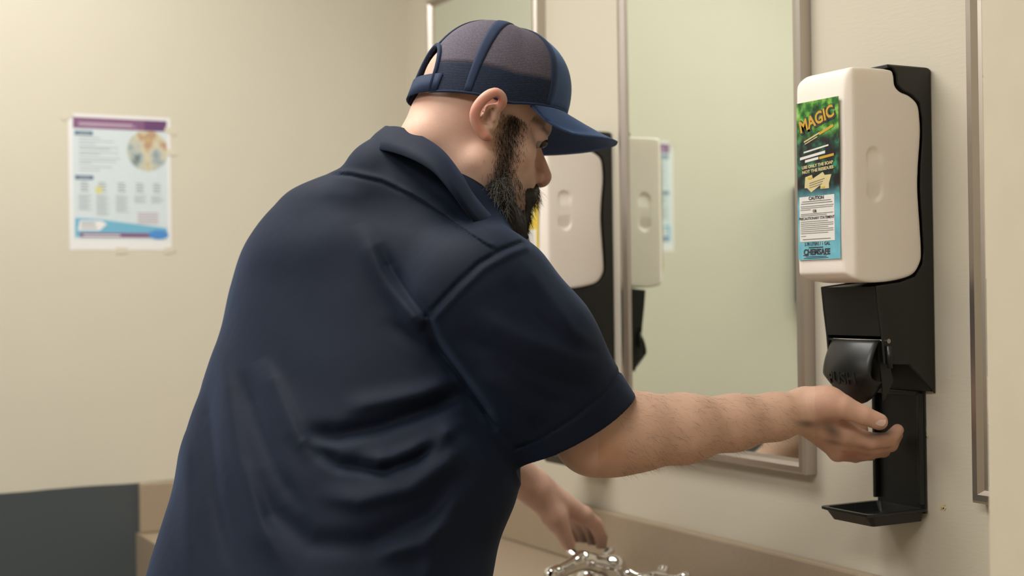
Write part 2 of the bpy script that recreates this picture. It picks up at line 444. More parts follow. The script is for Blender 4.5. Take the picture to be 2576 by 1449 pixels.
# ------------------------------------------------------------------ poster
def poster():
    A = onY(171, 286); B_ = onY(418, 299); D_ = onY(167, 627)
    w_, h_ = .2159, .2794; x0 = A[0]; z0 = A[2] + .001
    q = onY(424, 627)
    t = thing('poster', 'white and blue hand washing poster with purple header taped to the beige wall', 'poster', (x0 + w_ / 2, -.0015, z0 - h_))
    sx = (q[0] - D_[0]) / w_
    def R(name, u0, v0, u1, v1, mat, lay, join=None):
        V, Fc = boxv(x0 + u0 * w_ * sx, x0 + u1 * w_ * sx, -.0004 - lay * .00012, -.0004 - (lay - 1) * .00012, z0 - v1 * h_, z0 - v0 * h_)
        if join is not None: join.add(V, Fc)
        else: return mk(name, V, Fc, mat, t)
    paper = flat('poster_paper', (.66, .70, .72, 1)); pale = flat('poster_pale_blue', (.60, .68, .72, 1))
    purple = flat('poster_purple', (.21, .095, .20, 1)); dpur = flat('poster_deep_purple', (.13, .05, .15, 1))
    navy = flat('poster_navy', (.09, .16, .25, 1)); sky = flat('poster_sky_blue', (.16, .42, .60, 1)); wht = flat('poster_white', (.75, .75, .76, 1))
    grey = flat('poster_grey_print', (.33, .36, .39, 1)); blue = flat('poster_blue', (.07, .25, .60, 1)); yel = flat('poster_yellow', (.62, .60, .25, 1))
    rose = flat('poster_rose_print', (.42, .30, .35, 1))
    R('sheet', 0, 0, 1, 1, wht, 1); R('panel', .04, .07, .965, .925, pale, 2)
    R('header', .045, .025, .965, .106, purple, 3); R('header_corner', .74, .025, .965, .106, dpur, 4)
    J = Join(); R('', .10, .062, .62, .076, 0, 4, J); R('', .10, .078, .66, .084, 0, 4, J); mk('header_text', J.V, J.F, flat('header_print', (.48, .36, .46, 1)), t)['kind'] = 'stuff'
    for v in (.125, .452):
        R('badge', .06, v, .235, v + .032, navy, 3); R('badge_text', .095, v + .011, .20, v + .021, grey, 4)
    J = Join()
    for v, L in ((.172, .2), (.196, .34), (.216, .16), (.240, .38), (.252, .30), (.278, .38), (.292, .2), (.320, .40), (.343, .36), (.357, .12), (.384, .32), (.410, .2)):
        R('', .10, v, .10 + L, v + .006, 0, 3, J)
    mk('body_text', J.V, J.F, grey, t)['kind'] = 'stuff'
    J = Join()
    for c, (u, n, v0) in enumerate(((.09, 10, .595), (.26, 13, .595), (.45, 11, .595), (.63, 5, .595), (.80, 5, .595))):
        for k in range(n): R('', u, v0 + k * .012, u + .13 - .02 * ((k * 7 + c) % 3), v0 + k * .012 + .005, 0, 3, J)
        for k in range(4): R('', u + .02, .50 + k * .02, u + .09 + .01 * (k % 2), .51 + k * .02, 0, 3, J)
    mk('step_text', J.V, J.F, grey, t)['kind'] = 'stuff'
    R('yellow_icon', .255, .532, .32, .582, yel, 4)
    J = Join()
    for k in range(5): R('', .66 + .01 * (k % 2), .722 + k * .018, .87, .73 + k * .018, 0, 3, J)
    mk('note_text', J.V, J.F, rose, t)['kind'] = 'stuff'
    # blue wedge, white plate, purple strip, blue oval
    pz = lambda u, v: (x0 + u * w_ * sx, z0 - v * h_)
    V, Fc = prism([pz(.055, .765), pz(.30, .775), pz(.955, .835), pz(.955, .905), pz(.055, .905)], 'y', -.00088, -.00076); mk('blue_wedge', V, Fc, sky, t)
    V, Fc = prism([pz(.10, .785), pz(.31, .785), pz(.36, .81), pz(.29, .858), pz(.08, .858)], 'y', -.0010, -.00088); mk('white_plate', V, Fc, wht, t)
    R('plate_text', .11, .80, .25, .815, grey, 6); R('plate_text', .11, .83, .26, .842, grey, 6)
    R('purple_strip', .10, .875, .82, .908, purple, 5); R('strip_text', .13, .888, .49, .898, wht, 6)
    el = [pz(.87 + .10 * math.cos(a), .885 + .035 * math.sin(a)) for a in np.linspace(0, 2 * math.pi, 24, endpoint=False)]
    V, Fc = prism(el, 'y', -.00136, -.00112); mk('blue_oval', V, Fc, blue, t)
    # round picture: plain soft shapes in its colours
    cir = []
    for a in np.linspace(0, 2 * math.pi, 48, endpoint=False):
        u = .77 + .205 * math.cos(a); v = .255 + .152 * math.sin(a); cir.append((min(u, .965), max(v, .107)))
    pc = Mat('poster_picture', (.5, .5, .45, 1), .5)
    pc.base(pc.ramp(pc.noise(24, 3), [(.30, (.12, .16, .16, 1)), (.42, (.36, .42, .44, 1)), (.52, (.60, .56, .40, 1)), (.60, (.42, .27, .18, 1)), (.72, (.60, .50, .15, 1))]))
    V, Fc = prism([pz(*p) for p in cir], 'y', -.0010, -.00088); mk('round_picture', V, Fc, pc.m, t)
    tp = Mat('clear_tape', (.64, .60, .50, 1), .15).mottle(30, .03).m
    for (u, v, a) in ((-.01, .02, .5), (1.0, .10, -.3), (1.01, .26, 0), (.98, 1.0, .2), (.5, 1.005, 0)):
        c_, s_ = math.cos(a), math.sin(a); pp = [(-.012, -.006), (.012, -.006), (.012, .006), (-.012, .006)]
        X, Z = pz(u, v); V, Fc = prism([(X + p * c_ - q_ * s_, Z + p * s_ + q_ * c_) for p, q_ in pp], 'y', -.0015, -.0002); mk('tape', V, Fc, tp, t)
poster()

# ------------------------------------------------------------------ soap dispensers (local: x = -distance from wall, y = 0 near side .. WD far side, world z)
YD = -1.634; WD = .106
def S(px, py): p = onY(px, py, YD); return (p[0], p[2])
def sd_poly(x, z, poly):
    poly = np.array(poly); n = len(poly); d = np.full(len(x), 1e9); s = np.ones(len(x))
    for i in range(n):
        a, b = poly[i], poly[i - 1]; e = b - a; wx, wz = x - a[0], z - a[1]
        t = np.clip((wx * e[0] + wz * e[1]) / (e @ e), 0, 1); d = np.minimum(d, (wx - e[0] * t) ** 2 + (wz - e[1] * t) ** 2)
        c1 = z >= a[1]; c2 = z < b[1]; c3 = e[0] * wz > e[1] * wx
        s = np.where((c1 & c2 & c3) | (~c1 & ~c2 & ~c3), -s, s)
    return s * np.sqrt(d)
jug_side = [S(*p) for p in catmull([(2138, 178), (2160, 166), (2236, 173), (2250, 186), (2254, 214), (2268, 230), (2290, 240), (2311, 262), (2317, 300), (2318, 345), (2313, 420), (2312, 480), (2317, 560), (2321, 630), (2318, 660), (2300, 690), (2262, 704), (2205, 713), (2165, 706), (2145, 692), (2137, 670), (2133, 560), (2135, 400), (2133, 260)], 4, True)]
zt = max(p[1] for p in jug_side); zb = min(p[1] for p in jug_side); xf = min(p[0] for p in jug_side)
g1 = S(2205, 372); g2 = S(2200, 505)
def jugf(p, bc, br):
    x, y, z = p[:, 0], p[:, 1], p[:, 2]
    d = sd_poly(x, z, jug_side)
    yc = WD / 2; hw = .0525
    # front outline with rounded corners
    R_ = .030; zc = (zt + zb) / 2; hz = (zt - zb) / 2
    qy = np.abs(y - yc) - (hw - R_); qz = np.abs(z - zc) - (hz - R_)
    d2 = np.hypot(np.maximum(qy, 0), np.maximum(qz, 0)) + np.minimum(np.maximum(qy, qz), 0) - R_
    # near upper corner stays square-shouldered
    sq = np.maximum(np.abs(y - yc) - hw, np.abs(z - zc) - hz)
    d2 = np.where(y < yc, sq, d2)
    d = smax(d, d2, .005)
    # vertical chamfer between front and sides
    ch = ((-x + xf) + (np.abs(y - yc) - hw)) / math.sqrt(2) + .0085
    d = smax(d, ch, .0025)
    # grip hollow on the sides
    gx, gz0, gz1 = g1[0] - .003, g2[1], g1[1]
    t = np.clip(z, gz0 + .012, gz1 - .012); dg = np.hypot(x - gx, z - t) - .014
    dent = .0035 * np.clip(-dg / .004, 0, 1) * np.clip((x - gx + .012) / .012, 0, 1) ** 0
    dent = dent * np.clip((np.abs(z - (gz0 + gz1) / 2) - .006) / .02, 0.12, 1)
    d = d + dent * (np.abs(np.abs(y - yc) - hw) < .012)
    # liquid level seam
    return d
JV, JF = nets(jugf, (xf - .01, -.006, zb - .01), (0.01, WD + .006, zt + .01), .0016)
JV = JV + np.array([0, YD, 0])
front_x = xf
def side_panel(y0, y1):
    """side of the black holder: outline hugging the jug then the lower housing"""
    pts = [(2349, 190), (2345, 176), (2332, 170), (2237, 164), (2248, 172), (2256, 186), (2259, 212), (2272, 226), (2294, 237), (2315, 258), (2322, 300),
           (2323, 345), (2318, 420), (2317, 480), (2322, 560), (2326, 630), (2323, 664), (2304, 696), (2265, 710), (2206, 719), (2212, 780), (2220, 846), (2226, 917), (2288, 917), (2356, 990), (2357, 640), (2351, 560), (2345, 470), (2346, 390), (2352, 330)]
    poly = []
    for p in pts:
        s = S(*p); poly.append((min(s[0], -.0012), s[1]))
    return prism(poly, 'y', y0, y1)
def disp(label, kind):
    t = thing('soap_dispenser', label, 'soap dispenser', (0, YD, S(2349, 1290)[1]), 'wall soap dispensers')
    J = Join()
    y0 = YD
    zT = S(2330, 170)[1]; zB = S(2212, 780)[1]
    # back plate
    mk('side_plate', *side_panel(y0, y0 + .0035), BLACK, t, bevel=.0012)
    mk('side_plate', *side_panel(y0 + WD - .0035, y0 + WD), BLACK, t, bevel=.0012)
    z1 = S(2356, 985)[1]
    mk('back_plate', *boxv(-.006, -.0012, y0 + .0037, y0 + WD - .0037, z1, zT), BLACK, t)
    a = S(2237, 166)
    mk('top_flange', *boxv(a[0], -.0062, y0 + .0037, y0 + WD - .0037, zT - .0035, zT + .001), BLACK, t, bevel=.001)
    # front housing below the jug: slanted plate
    A = S(2206, 719); B_ = S(2220, 846)
    poly = [(A[0], A[1] - .001), (B_[0], B_[1]), (B_[0] + .004, B_[1]), (A[0] + .004, A[1] - .001)]
    mk('front_housing', *prism(poly, 'y', y0 + .0037, y0 + WD - .0037), BLACK, t)
    poly = [(A[0] + .0045, A[1] - .001), (A[0] + .0045, A[1] - .004), (-.0065, A[1] + .004), (-.0065, A[1] + .007)]
    mk('shelf_plate', *prism(poly, 'y', y0 + .0037, y0 + WD - .0037), BLACK, t)
    # push lever: bulging scoop
    LY0, LY1 = y0 + .010, y0 + WD - .010
    V = []; Fc = []; nu, nv = 14, 16
    top = S(2216, 856); bot = S(2235, 1022)
    for k in range(2):
        for j in range(nv + 1):
            v = j / nv
            for i in range(nu + 1):
                u = i / nu; uu = 2 * u - 1
                z = top[1] + (bot[1] - top[1]) * v
                cut = .0 + .030 * (abs(uu) ** 2.6) * max(0, (v - .45) / .55) ** 1.5
                z = z + cut
                prof = top[0] - .004 - .016 * math.sin(math.pi * min(1, v * .95)) ** .9 + .028 * max(0, v - .55) ** 1.4
                x = prof + .010 * abs(uu) ** 2.2 * (1 - .3 * v) + k * .004
                V.append((x, LY0 + (LY1 - LY0) * u, z))
    row = nu + 1; blk = row * (nv + 1)
    for j in range(nv):
        for i in range(nu):
            q = [j * row + i, j * row + i + 1, (j + 1) * row + i + 1, (j + 1) * row + i]
            Fc.append(q); Fc.append([blk + k for k in q[::-1]])
    bd = [(j * row, (j + 1) * row) for j in range(nv)] + [((j + 1) * row + nu, j * row + nu) for j in range(nv)] + [(i + 1, i) for i in range(nu)] + [(nv * row + i, nv * row + i + 1) for i in range(nu)]
    for p, q in bd: Fc.append([p, q, blk + q, blk + p])
    lv = mk('push_lever', V, Fc, BLACKG, t, smooth=True)
    # embossed PUSH
    TV, TF = text_mesh('PUSH', .021, .0006)
    zc = top[1] + (bot[1] - top[1]) * .60; Vt = []
    for v in TV:
        yy = (LY0 + LY1) / 2 - v[0]; zz = zc + v[1]; u = (yy - LY0) / (LY1 - LY0); uu = 2 * u - 1; vv = (zz - top[1]) / (bot[1] - top[1])
        x = top[0] - .004 - .016 * math.sin(math.pi * min(1, vv * .95)) ** .9 + .028 * max(0, vv - .55) ** 1.4 + .010 * abs(uu) ** 2.2 * (1 - .3 * vv)
        Vt.append((x - .0008 - v[2] * 8, yy, zz))
    mk('raised_lettering', Vt, TF, BLACK, lv)
    # lever side arms + pin
    for yy in (LY0, LY1 - .003):
        a0, a1, a2, a3 = S(2222, 858), S(2240, 862), S(2262, 960), S(2238, 1010)
        mk('lever_arm', *prism([a0, a1, a2, a3], 'y', yy, yy + .003), BLACK, t)
    pn = S(2232, 858)
    V, Fc = tube([(pn[0], y0 - .003, pn[1]), (pn[0], y0 + WD + .003, pn[1])], .003, 12); mk('hinge_pin', V, Fc, CHROME, t)
    V, Fc = tube([(pn[0], y0 - .003, pn[1] - .006), (pn[0] + .001, y0 - .003, pn[1] - .034)], .0035, 10); mk('pin_boss', V, Fc, BLACKG, t, smooth=True)
    # pump nozzle
    nx = S(2275, 940); V, Fc = tube([(nx[0], y0 + WD / 2, nx[1] + .07), (nx[0], y0 + WD / 2, nx[1] - .01), (nx[0], y0 + WD / 2, nx[1] - .022)], [.017, .014, .006], 18); mk('nozzle', V, Fc, BLACK, t, smooth=True)
    # tray column on the wall with raised rims
    yn = onX(2329, 1200)[1]; yf = onX(2197, 1200)[1]; off = y0 - YD
    zc0 = onX(2330, 1268)[2]; zc1 = onX(2300, 985)[2]
    yn, yf = y0 + .017, y0 + .105
    J = Join(); J.add(*boxv(-.005, -.0012, yn, yf, zc0 - .012, zc1 + .03))
    J.add(*boxv(-.013, -.0051, yn, yn + .005, zc0, zc1)); J.add(*boxv(-.013, -.0051, yf - .005, yf, zc0, zc1)); J.add(*boxv(-.013, -.0051, yn + .005, yf - .005, zc1 - .004, zc1 + .002))
    mk('tray_bracket', J.V, J.F, BLACKG, t, bevel=.0012)
    # drip tray: open dish
    ox = .100; zr = zc0 - .008; V = []; Fc = []
    def rr(x0, x1, ya, yb, z, r=.008):
        k = len(V)
        for cx, cy, a0 in ((x1 - r, yb - r, 0), (x0 + r, yb - r, 90), (x0 + r, ya + r, 180), (x1 - r, ya + r, 270)):
            for s in range(5):
                a = math.radians(a0 + s * 22.5); V.append((cx + r * math.cos(a), cy + r * math.sin(a), z))
        return k
    rings = [rr(-ox + .012, -.004, yn + .006, yf - .006, zr - .014, .004), rr(-ox + .002, -.003, yn + .002, yf - .002, zr - .002), rr(-ox - .003, -.0015, yn - .004, yf + .004, zr, .009), rr(-ox - .003, -.0015, yn - .004, yf + .004, zr + .003, .009),
             rr(-ox + .003, -.006, yn + .003, yf - .003, zr + .003), rr(-ox + .014, -.008, yn + .009, yf - .009, zr - .010, .004)]
    for a_, b_ in zip(rings, rings[1:]):
        for i in range(20): Fc.append((a_ + i, a_ + (i + 1) % 20, b_ + (i + 1) % 20, b_ + i))
    Fc.append(tuple(range(rings[0], rings[0] + 20))[::-1]); Fc.append(tuple(range(rings[-1], rings[-1] + 20)))
    mk('drip_tray', V, Fc, BLACKG, t, bevel=0)
    return t
near_d = disp('black wall soap dispenser at right, where the outstretched hand cups under its push lever', 'near')
# jug
def label_mats():
    lb = Mat('label_forest_print', (.1, .2, .1, 1), .35)
    tc = lb.n('ShaderNodeTexCoord'); sp = lb.n('ShaderNodeSeparateXYZ'); lb.l(tc.outputs['Generated'], sp.inputs[0])
    nz = lb.noise(70, 5); nz2 = lb.noise(45, 3)
    green = lb.ramp(nz, [(.32, (.01, .02, .012, 1)), (.48, (.03, .16, .03, 1)), (.6, (.16, .42, .05, 1)), (.75, (.45, .62, .30, 1))])
    dark = lb.ramp(nz, [(.45, (.012, .012, .014, 1)), (.58, (.02, .08, .05, 1)), (.68, (.04, .25, .12, 1))])
    water = lb.ramp(nz2, [(.3, (.13, .36, .48, 1)), (.5, (.16, .46, .56, 1)), (.75, (.30, .55, .60, 1))])
    m1 = lb.ramp(sp.outputs['Z'], [(.74, (0, 0, 0, 1)), (.84, (1, 1, 1, 1))])
    m2 = lb.ramp(sp.outputs['Z'], [(.34, (1, 1, 1, 1)), (.46, (0, 0, 0, 1))])
    c1 = lb.mix(m1, dark, green); lb.base(lb.mix(m2, c1, water)); return lb.m
LBL = label_mats()
GOLD = flat('gold_print', (.55, .33, .03, 1)); CREAM = flat('cream_print', (.62, .52, .27, 1)); WPR = flat('white_print', (.72, .70, .66, 1)); INK = flat('dark_ink', (.045, .04, .05, 1)); INK2 = flat('soft_ink', (.22, .2, .2, 1)); YEL = flat('yellow_print', (.60, .43, .03, 1)); RED = flat('dark_red_print', (.12, .02, .02, 1))
def jug(lab, near=True):
    t = thing('soap_jug', lab, 'jug', (front_x / 2, YD + WD / 2, zb), 'soap jugs in the wall dispensers')
    mk('jug_body', JV, JF, JUG, t, smooth=True)
    # label on the front face
    x = front_x - .0006
    q = [onX(*p, x) for p in ((2007, 260), (2118, 241), (2131, 649), (2018, 655))]
    ya, yb = YD + WD - .013, YD + .013   # far edge, near edge
    ztp = (q[0][2] + q[1][2]) / 2; zbt = (q[2][2] + q[3][2]) / 2; H = ztp - zbt; Wd = ya - yb
    def pt(u, v, lay=0): return (x - .0004 * lay, ya - u * Wd, ztp - v * H)
    def quad(name, pts, mat, lay, par=t):
        n = len(pts); V = [pt(u, v, lay) for u, v in pts] + [pt(u, v, lay - .8) for u, v in pts]
        Fc = [tuple(range(n)), tuple(range(n, 2 * n))[::-1]] + [(i, n + i, n + (i + 1) % n, (i + 1) % n) for i in range(n)]
        return V, Fc
    def put(name, pts, mat, lay, par): return mk(name, *quad(name, pts, mat, lay), mat, par)
    def txt(par, s, u, v, size, mat, ang=0, lay=2, bold=.0, sx=1):
        TV, TF = text_mesh(s, size, bold); c_, s_ = math.cos(ang), math.sin(ang); V = []
        for p in TV:
            a, b = p[0] * sx, p[1]; a, b = a * c_ - b * s_, a * s_ + b * c_
            o = pt(u, v, lay); V.append((o[0] - p[2], o[1] - a, o[2] + b))
        return mk('print', V, TF, mat, par)
    lb = put('label', [(0, 0), (1, 0), (1, 1), (0, 1)], LBL if near else flat('yellow_label_print', (.62, .45, .05, 1), .4), 1, t)
    if near:
        txt(lb, 'MAGIC', .50, .125, .0215, INK, .24, 2, .0022, 1.0)
        txt(lb, 'MAGIC', .49, .122, .0215, GOLD, .24, 3, .0006, 1.0)
        def bars(spec, mat, lay=2):
            J = Join()
            for u0, u1, v, hgt, sl in spec: J.add(*quad('', [(u0, v + sl * (u1 - u0) / 2), (u1, v - sl * (u1 - u0) / 2), (u1, v + hgt - sl * (u1 - u0) / 2), (u0, v + hgt + sl * (u1 - u0) / 2)], mat, lay))
            o = mk('print', J.V, J.F, mat, lb); o['kind'] = 'stuff'; return o
        bars([(.55, .88, .185, .018, .12)], GOLD); bars([(.18, .55, .225, .010, .12), (.2, .5, .245, .006, .12)], CREAM)
        bars([(.17, .76, .30, .010, .045), (.08, .68, .335, .017, .04), (.20, .52, .362, .016, .035)], WPR)
        bars([(.54, .88, .352, .016, .035)], GOLD)
        txt(lb, 'USE ONLY THE SOAP', .49, .408, .0052, CREAM, .05, 2, .0002, 1.2)
        txt(lb, 'NOT THE RESIDUES', .50, .438, .0052, CREAM, .05, 2, .0002, 1.3)
        V, Fc = quad('', [(.18, .545), (.20, .475), (.36, .465), (.38, .49), (.62, .455), (.66, .475), (.82, .475), (.76, .53), (.76, .56), (.56, .56), (.56, .535), (.34, .575), (.24, .545)], CREAM, 2); mk('ribbon_print', V, Fc, CREAM, lb)
        bars([(.30, .66, .505, .003, .06), (.30, .62, .52, .003, .06), (.30, .6, .535, .003, .06)], INK2, 3)
        bars([(.27, .36, .478, .012, .0), (.58, .66, .545, .010, 0)], YEL, 3)
        put('white_panel', [(.05, .60), (.88, .60), (.88, .885), (.05, .885)], WPR, 2, lb)
        txt(lb, 'CAUTION', .46, .613, .0058, INK, 0, 3, .0002, 1.1); txt(lb, 'OR', .42, .695, .0050, INK, 0, 3, .0002)
        txt(lb, 'PRECAUTIONARY STATEMENT', .46, .739, .0049, INK, 0, 3, .0001, 1.0)
        bars([(.12, .80, .629, .004, 0), (.09, .83, .642, .004, 0), (.08, .86, .660, .003, 0), (.09, .84, .671, .003, 0), (.08, .32, .682, .003, 0), (.08, .85, .708, .003, 0), (.08, .70, .718, .003, 0)], INK2, 3)
        bars([(.08, .85 - .12 * ((k * 5) % 3 == 0), .757 + k * .0122, .003, 0) for k in range(7)] + [(.08, .2, .848, .003, 0), (.12, .78, .868, .004, 0)], INK2, 3)
        txt(lb, '3.78 LITERS / 1 GAL', .46, .902, .0058, INK, 0, 2, .0001, 1.0)
        bars([(.26, .60, .920, .006, 0), (.32, .56, .934, .004, 0), (.12, .24, .969, .005, 0), (.60, .74, .966, .006, 0), (.18, .68, .979, .003, 0), (.14, .72, .988, .003, 0)], INK)
        txt(lb, 'CHEMSAFE', .45, .953, .0100, INK, 0, 2, .0004, 1.05)
    else:
        def bars(spec, mat, lay=2):
            J = Join()
            for u0, u1, v, hgt in spec: J.add(*quad('', [(u0, v), (u1, v), (u1, v + hgt), (u0, v + hgt)], mat, lay))
            o = mk('print', J.V, J.F, mat, lb); o['kind'] = 'stuff'; return o
        bars([(.1, .85, .32, .012), (.1, .85, .35, .008), (.1, .8, .375, .008), (.1, .7, .40, .006), (.1, .85, .50, .01), (.1, .8, .525, .008)], WPR)
        bars([(.2, .8, .43, .016), (.2, .8, .465, .016)], flat('olive_print', (.30, .32, .14, 1)))
        put('white_panel', [(.0, .64), (.9, .64), (.9, .95), (.0, .95)], WPR, 2, lb)
        bars([(.06, .82, .66 + k * .02, .005) for k in range(13)], INK2, 3)
    # embossed crescent grip marks on the near side
    return t
nj = jug('milky soap jug in the near dispenser, with a green forest label reading MAGIC')
def copy_tree(o, parent=None, sel=lambda c: True):
    c = o.copy(); C.objects.link(c)
    if parent: c.parent = parent
    ORG[c.name] = ORG.get(o.name)
    for ch in list(o.children):
        if sel(ch): copy_tree(ch, c, sel)
    return c
YF = onX(1545, 700)[1]
fd = copy_tree(near_d); fd.location.y += YF - YD
fd['label'] = 'black wall soap dispenser in the far corner, half hidden behind his raised sleeve'
nj2 = jug('milky soap jug with a yellow label behind his beard and cap visor', False); nj2.location.y += YF - YD

# plugs / chips on the wall
for (px, py), lb in (((2372, 1272), 'small yellowed wall chip below the near dispenser, right of its tray'), ((2333, 1090), 'tiny wall chip right beside the tray bracket')):
    p = onX(px, py); J = Join()
    for k in range(4):
        a = random.random() * 6; r = .0035; y, z = p[1] + random.uniform(-.004, .004), p[2] + random.uniform(-.006, .006)
        J.add(*prism([(y + r * math.cos(a + b) * random.uniform(.4, 1), z + r * math.sin(a + b) * random.uniform(.4, 1)) for b in (0, 1.3, 2.6, 3.9, 5.2)], 'x', -.0012, -.0002))
    tag(mk('wall_chip', J.V, J.F, flat('yellow_plaster', (.62, .52, .28, 1)), origin=p), lb, 'wall chip')

# ------------------------------------------------------------------ faucet
FX, FY = -.105, -1.04
fc = thing('faucet', 'chrome two-handle faucet with lobed handles at the bottom edge under his left hand', 'faucet', (FX, FY, HC))
box('base_plate', FX - .028, FX + .028, FY - .125, FY + .125, HC + .0005, HC + .014, CHROME, fc, bevel=.006)
def handle(hx, hy, rot, zt_):
    c = np.array([hx, hy, 0.]); pr = [cone((hx, hy, HC + .012), (hx, hy, zt_ - .022), .032, .022, .006), ell((hx, hy, zt_ - .014), (.027, .027, .015), None, .006)]
    for k in range(4):
        a = rot + k * math.pi / 2; d = np.array([math.cos(a), math.sin(a), 0])
        p0 = np.array([hx, hy, zt_ - .012]); p1 = p0 + d * .026 + [0, 0, .002]; p2 = p0 + d * .044 + [0, 0, .010]
        pr += [cone(p0, p1, .010, .008, .006), cone(p1, p2, .009, .010, .004, flat=(0, 0, 1), fs=1.5)]
    V, Q = nets(lambda p, bc, br: evalp(pr, p, bc, br), (hx - .062, hy - .062, HC + .004), (hx + .062, hy + .062, zt_ + .03), .0018)
    return mk('handle', V, Q, CHROME, fc, smooth=True)
hp = P(1494, 1432, 2.345); FYh = hp[1]
hz = .913
handle(FX, FYh, .35, hz); handle(FX, FYh - .19, .75, hz)
pr = [cone((FX, FY, HC + .01), (FX - .01, FY, HC + .045), .024, .017), cone((FX - .01, FY, HC + .045), (FX - .07, FY, HC + .062), .017, .013), cone((FX - .07, FY, HC + .062), (FX - .125, FY, HC + .045), .013, .011), cone((FX - .125, FY, HC + .045), (FX - .127, FY, HC + .028), .011, .010)]
V, Q = nets(lambda p, bc, br: evalp(pr, p, bc, br), (FX - .15, FY - .04, HC + .004), (FX + .04, FY + .04, HC + .09), .002); mk('spout', V, Q, CHROME, fc, smooth=True)

# ================================================================== PERSON
person = thing('person', 'bearded person in navy shirt and blue cap leaning over the counter, reaching to the dispenser', 'person', (-.85, -1.28, 0))
# head frame (camera frame vectors)
hF = np.array([.888, .2825, .363]); hF /= np.linalg.norm(hF)
hU = np.array([.316, -.948, .19]); hU -= hF * (hU @ hF); hU /= np.linalg.norm(hU)
hS = np.cross(hF, hU); hS = hS if hS[2] < 0 else -hS        # towards the camera = his right
HE = Cc(1224, 294, 1.73) - .078 * hS
def H(f, s, u): return HE + f * hF + s * hS + u * hU
HB = np.stack([hF, hS, hU])
head = [
    ell(H(.017, 0, .050), (.083, .074, .076), HB, .01),
    ell(H(-.012, 0, .000), (.060, .064, .058), HB, .008),
    ell(H(.040, 0, -.020), (.060, .060, .084), HB, .012),
    ell(H(.020, 0, -.060), (.063, .060, .045), HB, .012),
    cone(H(.080, .030, .032), H(.096, 0, .034), .016, .017, .015), cone(H(.080, -.030, .032), H(.096, 0, .034), .016, .017, .015),
    ell(H(.082, 0, -.050), (.030, .034, .040), HB, .012),
    ball(H(.064, .040, -.018), .023, .015), ball(H(.064, -.040, -.018), .023, .015),
    ell(H(.085, 0, -.085), (.024, .028, .022), HB, .025),
    cone(H(.012, .057, -.050), H(.075, .030, -.092), .016, .018, .03), cone(H(.012, -.057, -.050), H(.075, -.030, -.092), .016, .018, .03),
    ell(H(.107, .032, .013), (.018, .017, .011), HB, .012, '-'), ell(H(.107, -.032, .013), (.018, .017, .011), HB, .012, '-'),
    cone(H(.093, 0, .016), H(.122, 0, -.026), .0075, .0115, .010),
    ball(H(.120, 0, -.031), .0112, .006), ball(H(.110, .0115, -.033), .0078, .007), ball(H(.110, -.0115, -.033), .0078, .007),
    ell(H(.115, .008, -.0435), (.0065, .0035, .004), HB, .002, '-'), ell(H(.115, -.008, -.0435), (.0065, .0035, .004), HB, .002, '-'),
    cone(H(.100, .016, -.062), H(.106, 0, -.060), .006, .007, .008), cone(H(.100, -.016, -.062), H(.106, 0, -.060), .006, .007, .008),
    # eyelids
    ell(H(.0885, .031, .0125), (.0145, .0150, .0130), HB, .004), ell(H(.0885, -.031, .0125), (.0145, .0150, .0130), HB, .004),
    ell(H(.1025, .033, .0065), (.008, .012, .0018), HB, .0015, '-'), ell(H(.1025, -.033, .0065), (.008, .012, .0016), HB, .0015, '-'),
]
# neck
head += [cone(H(-.018, 0, -.030), Cc(1112, 520, 1.83), .054, .070, .012), cone(H(.005, 0, -.05), Cc(1160, 540, 1.80), .054, .060, .012),
         cone(H(-.052, .022, -.036), H(-.052, -.022, -.036), .020, .020, .02)]
# ears: rim, lobe, plate and bowl, on both sides
def ear(mir):
    def E(px, py, dd):
        c = Cc(px, py, 1.722 + dd)
        if not mir: return c
        q = c - HE; s = q @ hS; return c - 2 * s * hS
    pts = [E(*p) for p in ((1243, 285, 0.004), (1262, 262, -.004), (1262, 245, -.009), (1248, 234, -.012), (1228, 240, -.015), (1208, 258, -.016), (1195, 282, -.014), (1196, 306, -.010), (1208, 328, -.006), (1222, 342, -.004))]
    pts = catmull(pts, 3); n = len(pts)
    rs = [.0045 + .0012 * math.sin(math.pi * i / n) for i in range(n)]
    out = chain(pts, rs, .004, .003)
    out += [ell(E(1226, 290, .004), (.0165, .0055, .028), np.stack([hF, hS, hU]), .006)]
    out += [cone(E(1222, 342, -.004), E(1231, 347, .001), .0055, .0045, .004)]
    out += chain([E(1246, 262, -.004), E(1228, 270, -.006), E(1219, 292, -.006), E(1226, 320, -.004), E(1236, 322, -.002)], [.0028, .0032, .0032, .003, .003], .003, .003)
    out += [ell(E(1229, 294, -.004), (.0060, .0075, .0105), np.stack([hF, hS, hU]), .003, '-'), ell(E(1247, 253, -.010), (.0045, .006, .006), np.stack([hF, hS, hU]), .003, '-')]
    out += [cone(E(1241, 290, .000), E(1241, 300, .000), .0035, .0035, .003)]
    return out
head += ear(False) + ear(True)
# torso hidden under the shirt
torso = [cone(Cc(1110, 560, 1.83), Cc(960, 900, 1.84), .09, .12, .03), cone(Cc(960, 900, 1.84), Cc(780, 1500, 1.67), .12, .12, .03)]
RSH = Cc(1240, 735, 1.655); REL = Cc(1498, 1090, 1.685); RWR = Cc(2012, 1037, 1.775)
LSH = Cc(880, 640, 1.98); LEL = Cc(1070, 1040, 2.13); LWR = Cc(1338, 1222, 2.23)
torso += [cone(Cc(1110, 680, 1.80), RSH, .065, .046, .02), cone(Cc(1060, 600, 1.88), LSH, .08, .06, .04)]
arms = [cone(RSH, REL, .046, .046, .03)]
arms += chain([REL, Cc(1600, 1086, 1.70), Cc(1720, 1078, 1.72), Cc(1850, 1063, 1.745), Cc(1950, 1048, 1.763), RWR], [.044, .0445, .0395, .0315, .0265, .0245], .03, .02)
arms += [ball(Cc(1545, 1125, 1.69), .028, .02)]
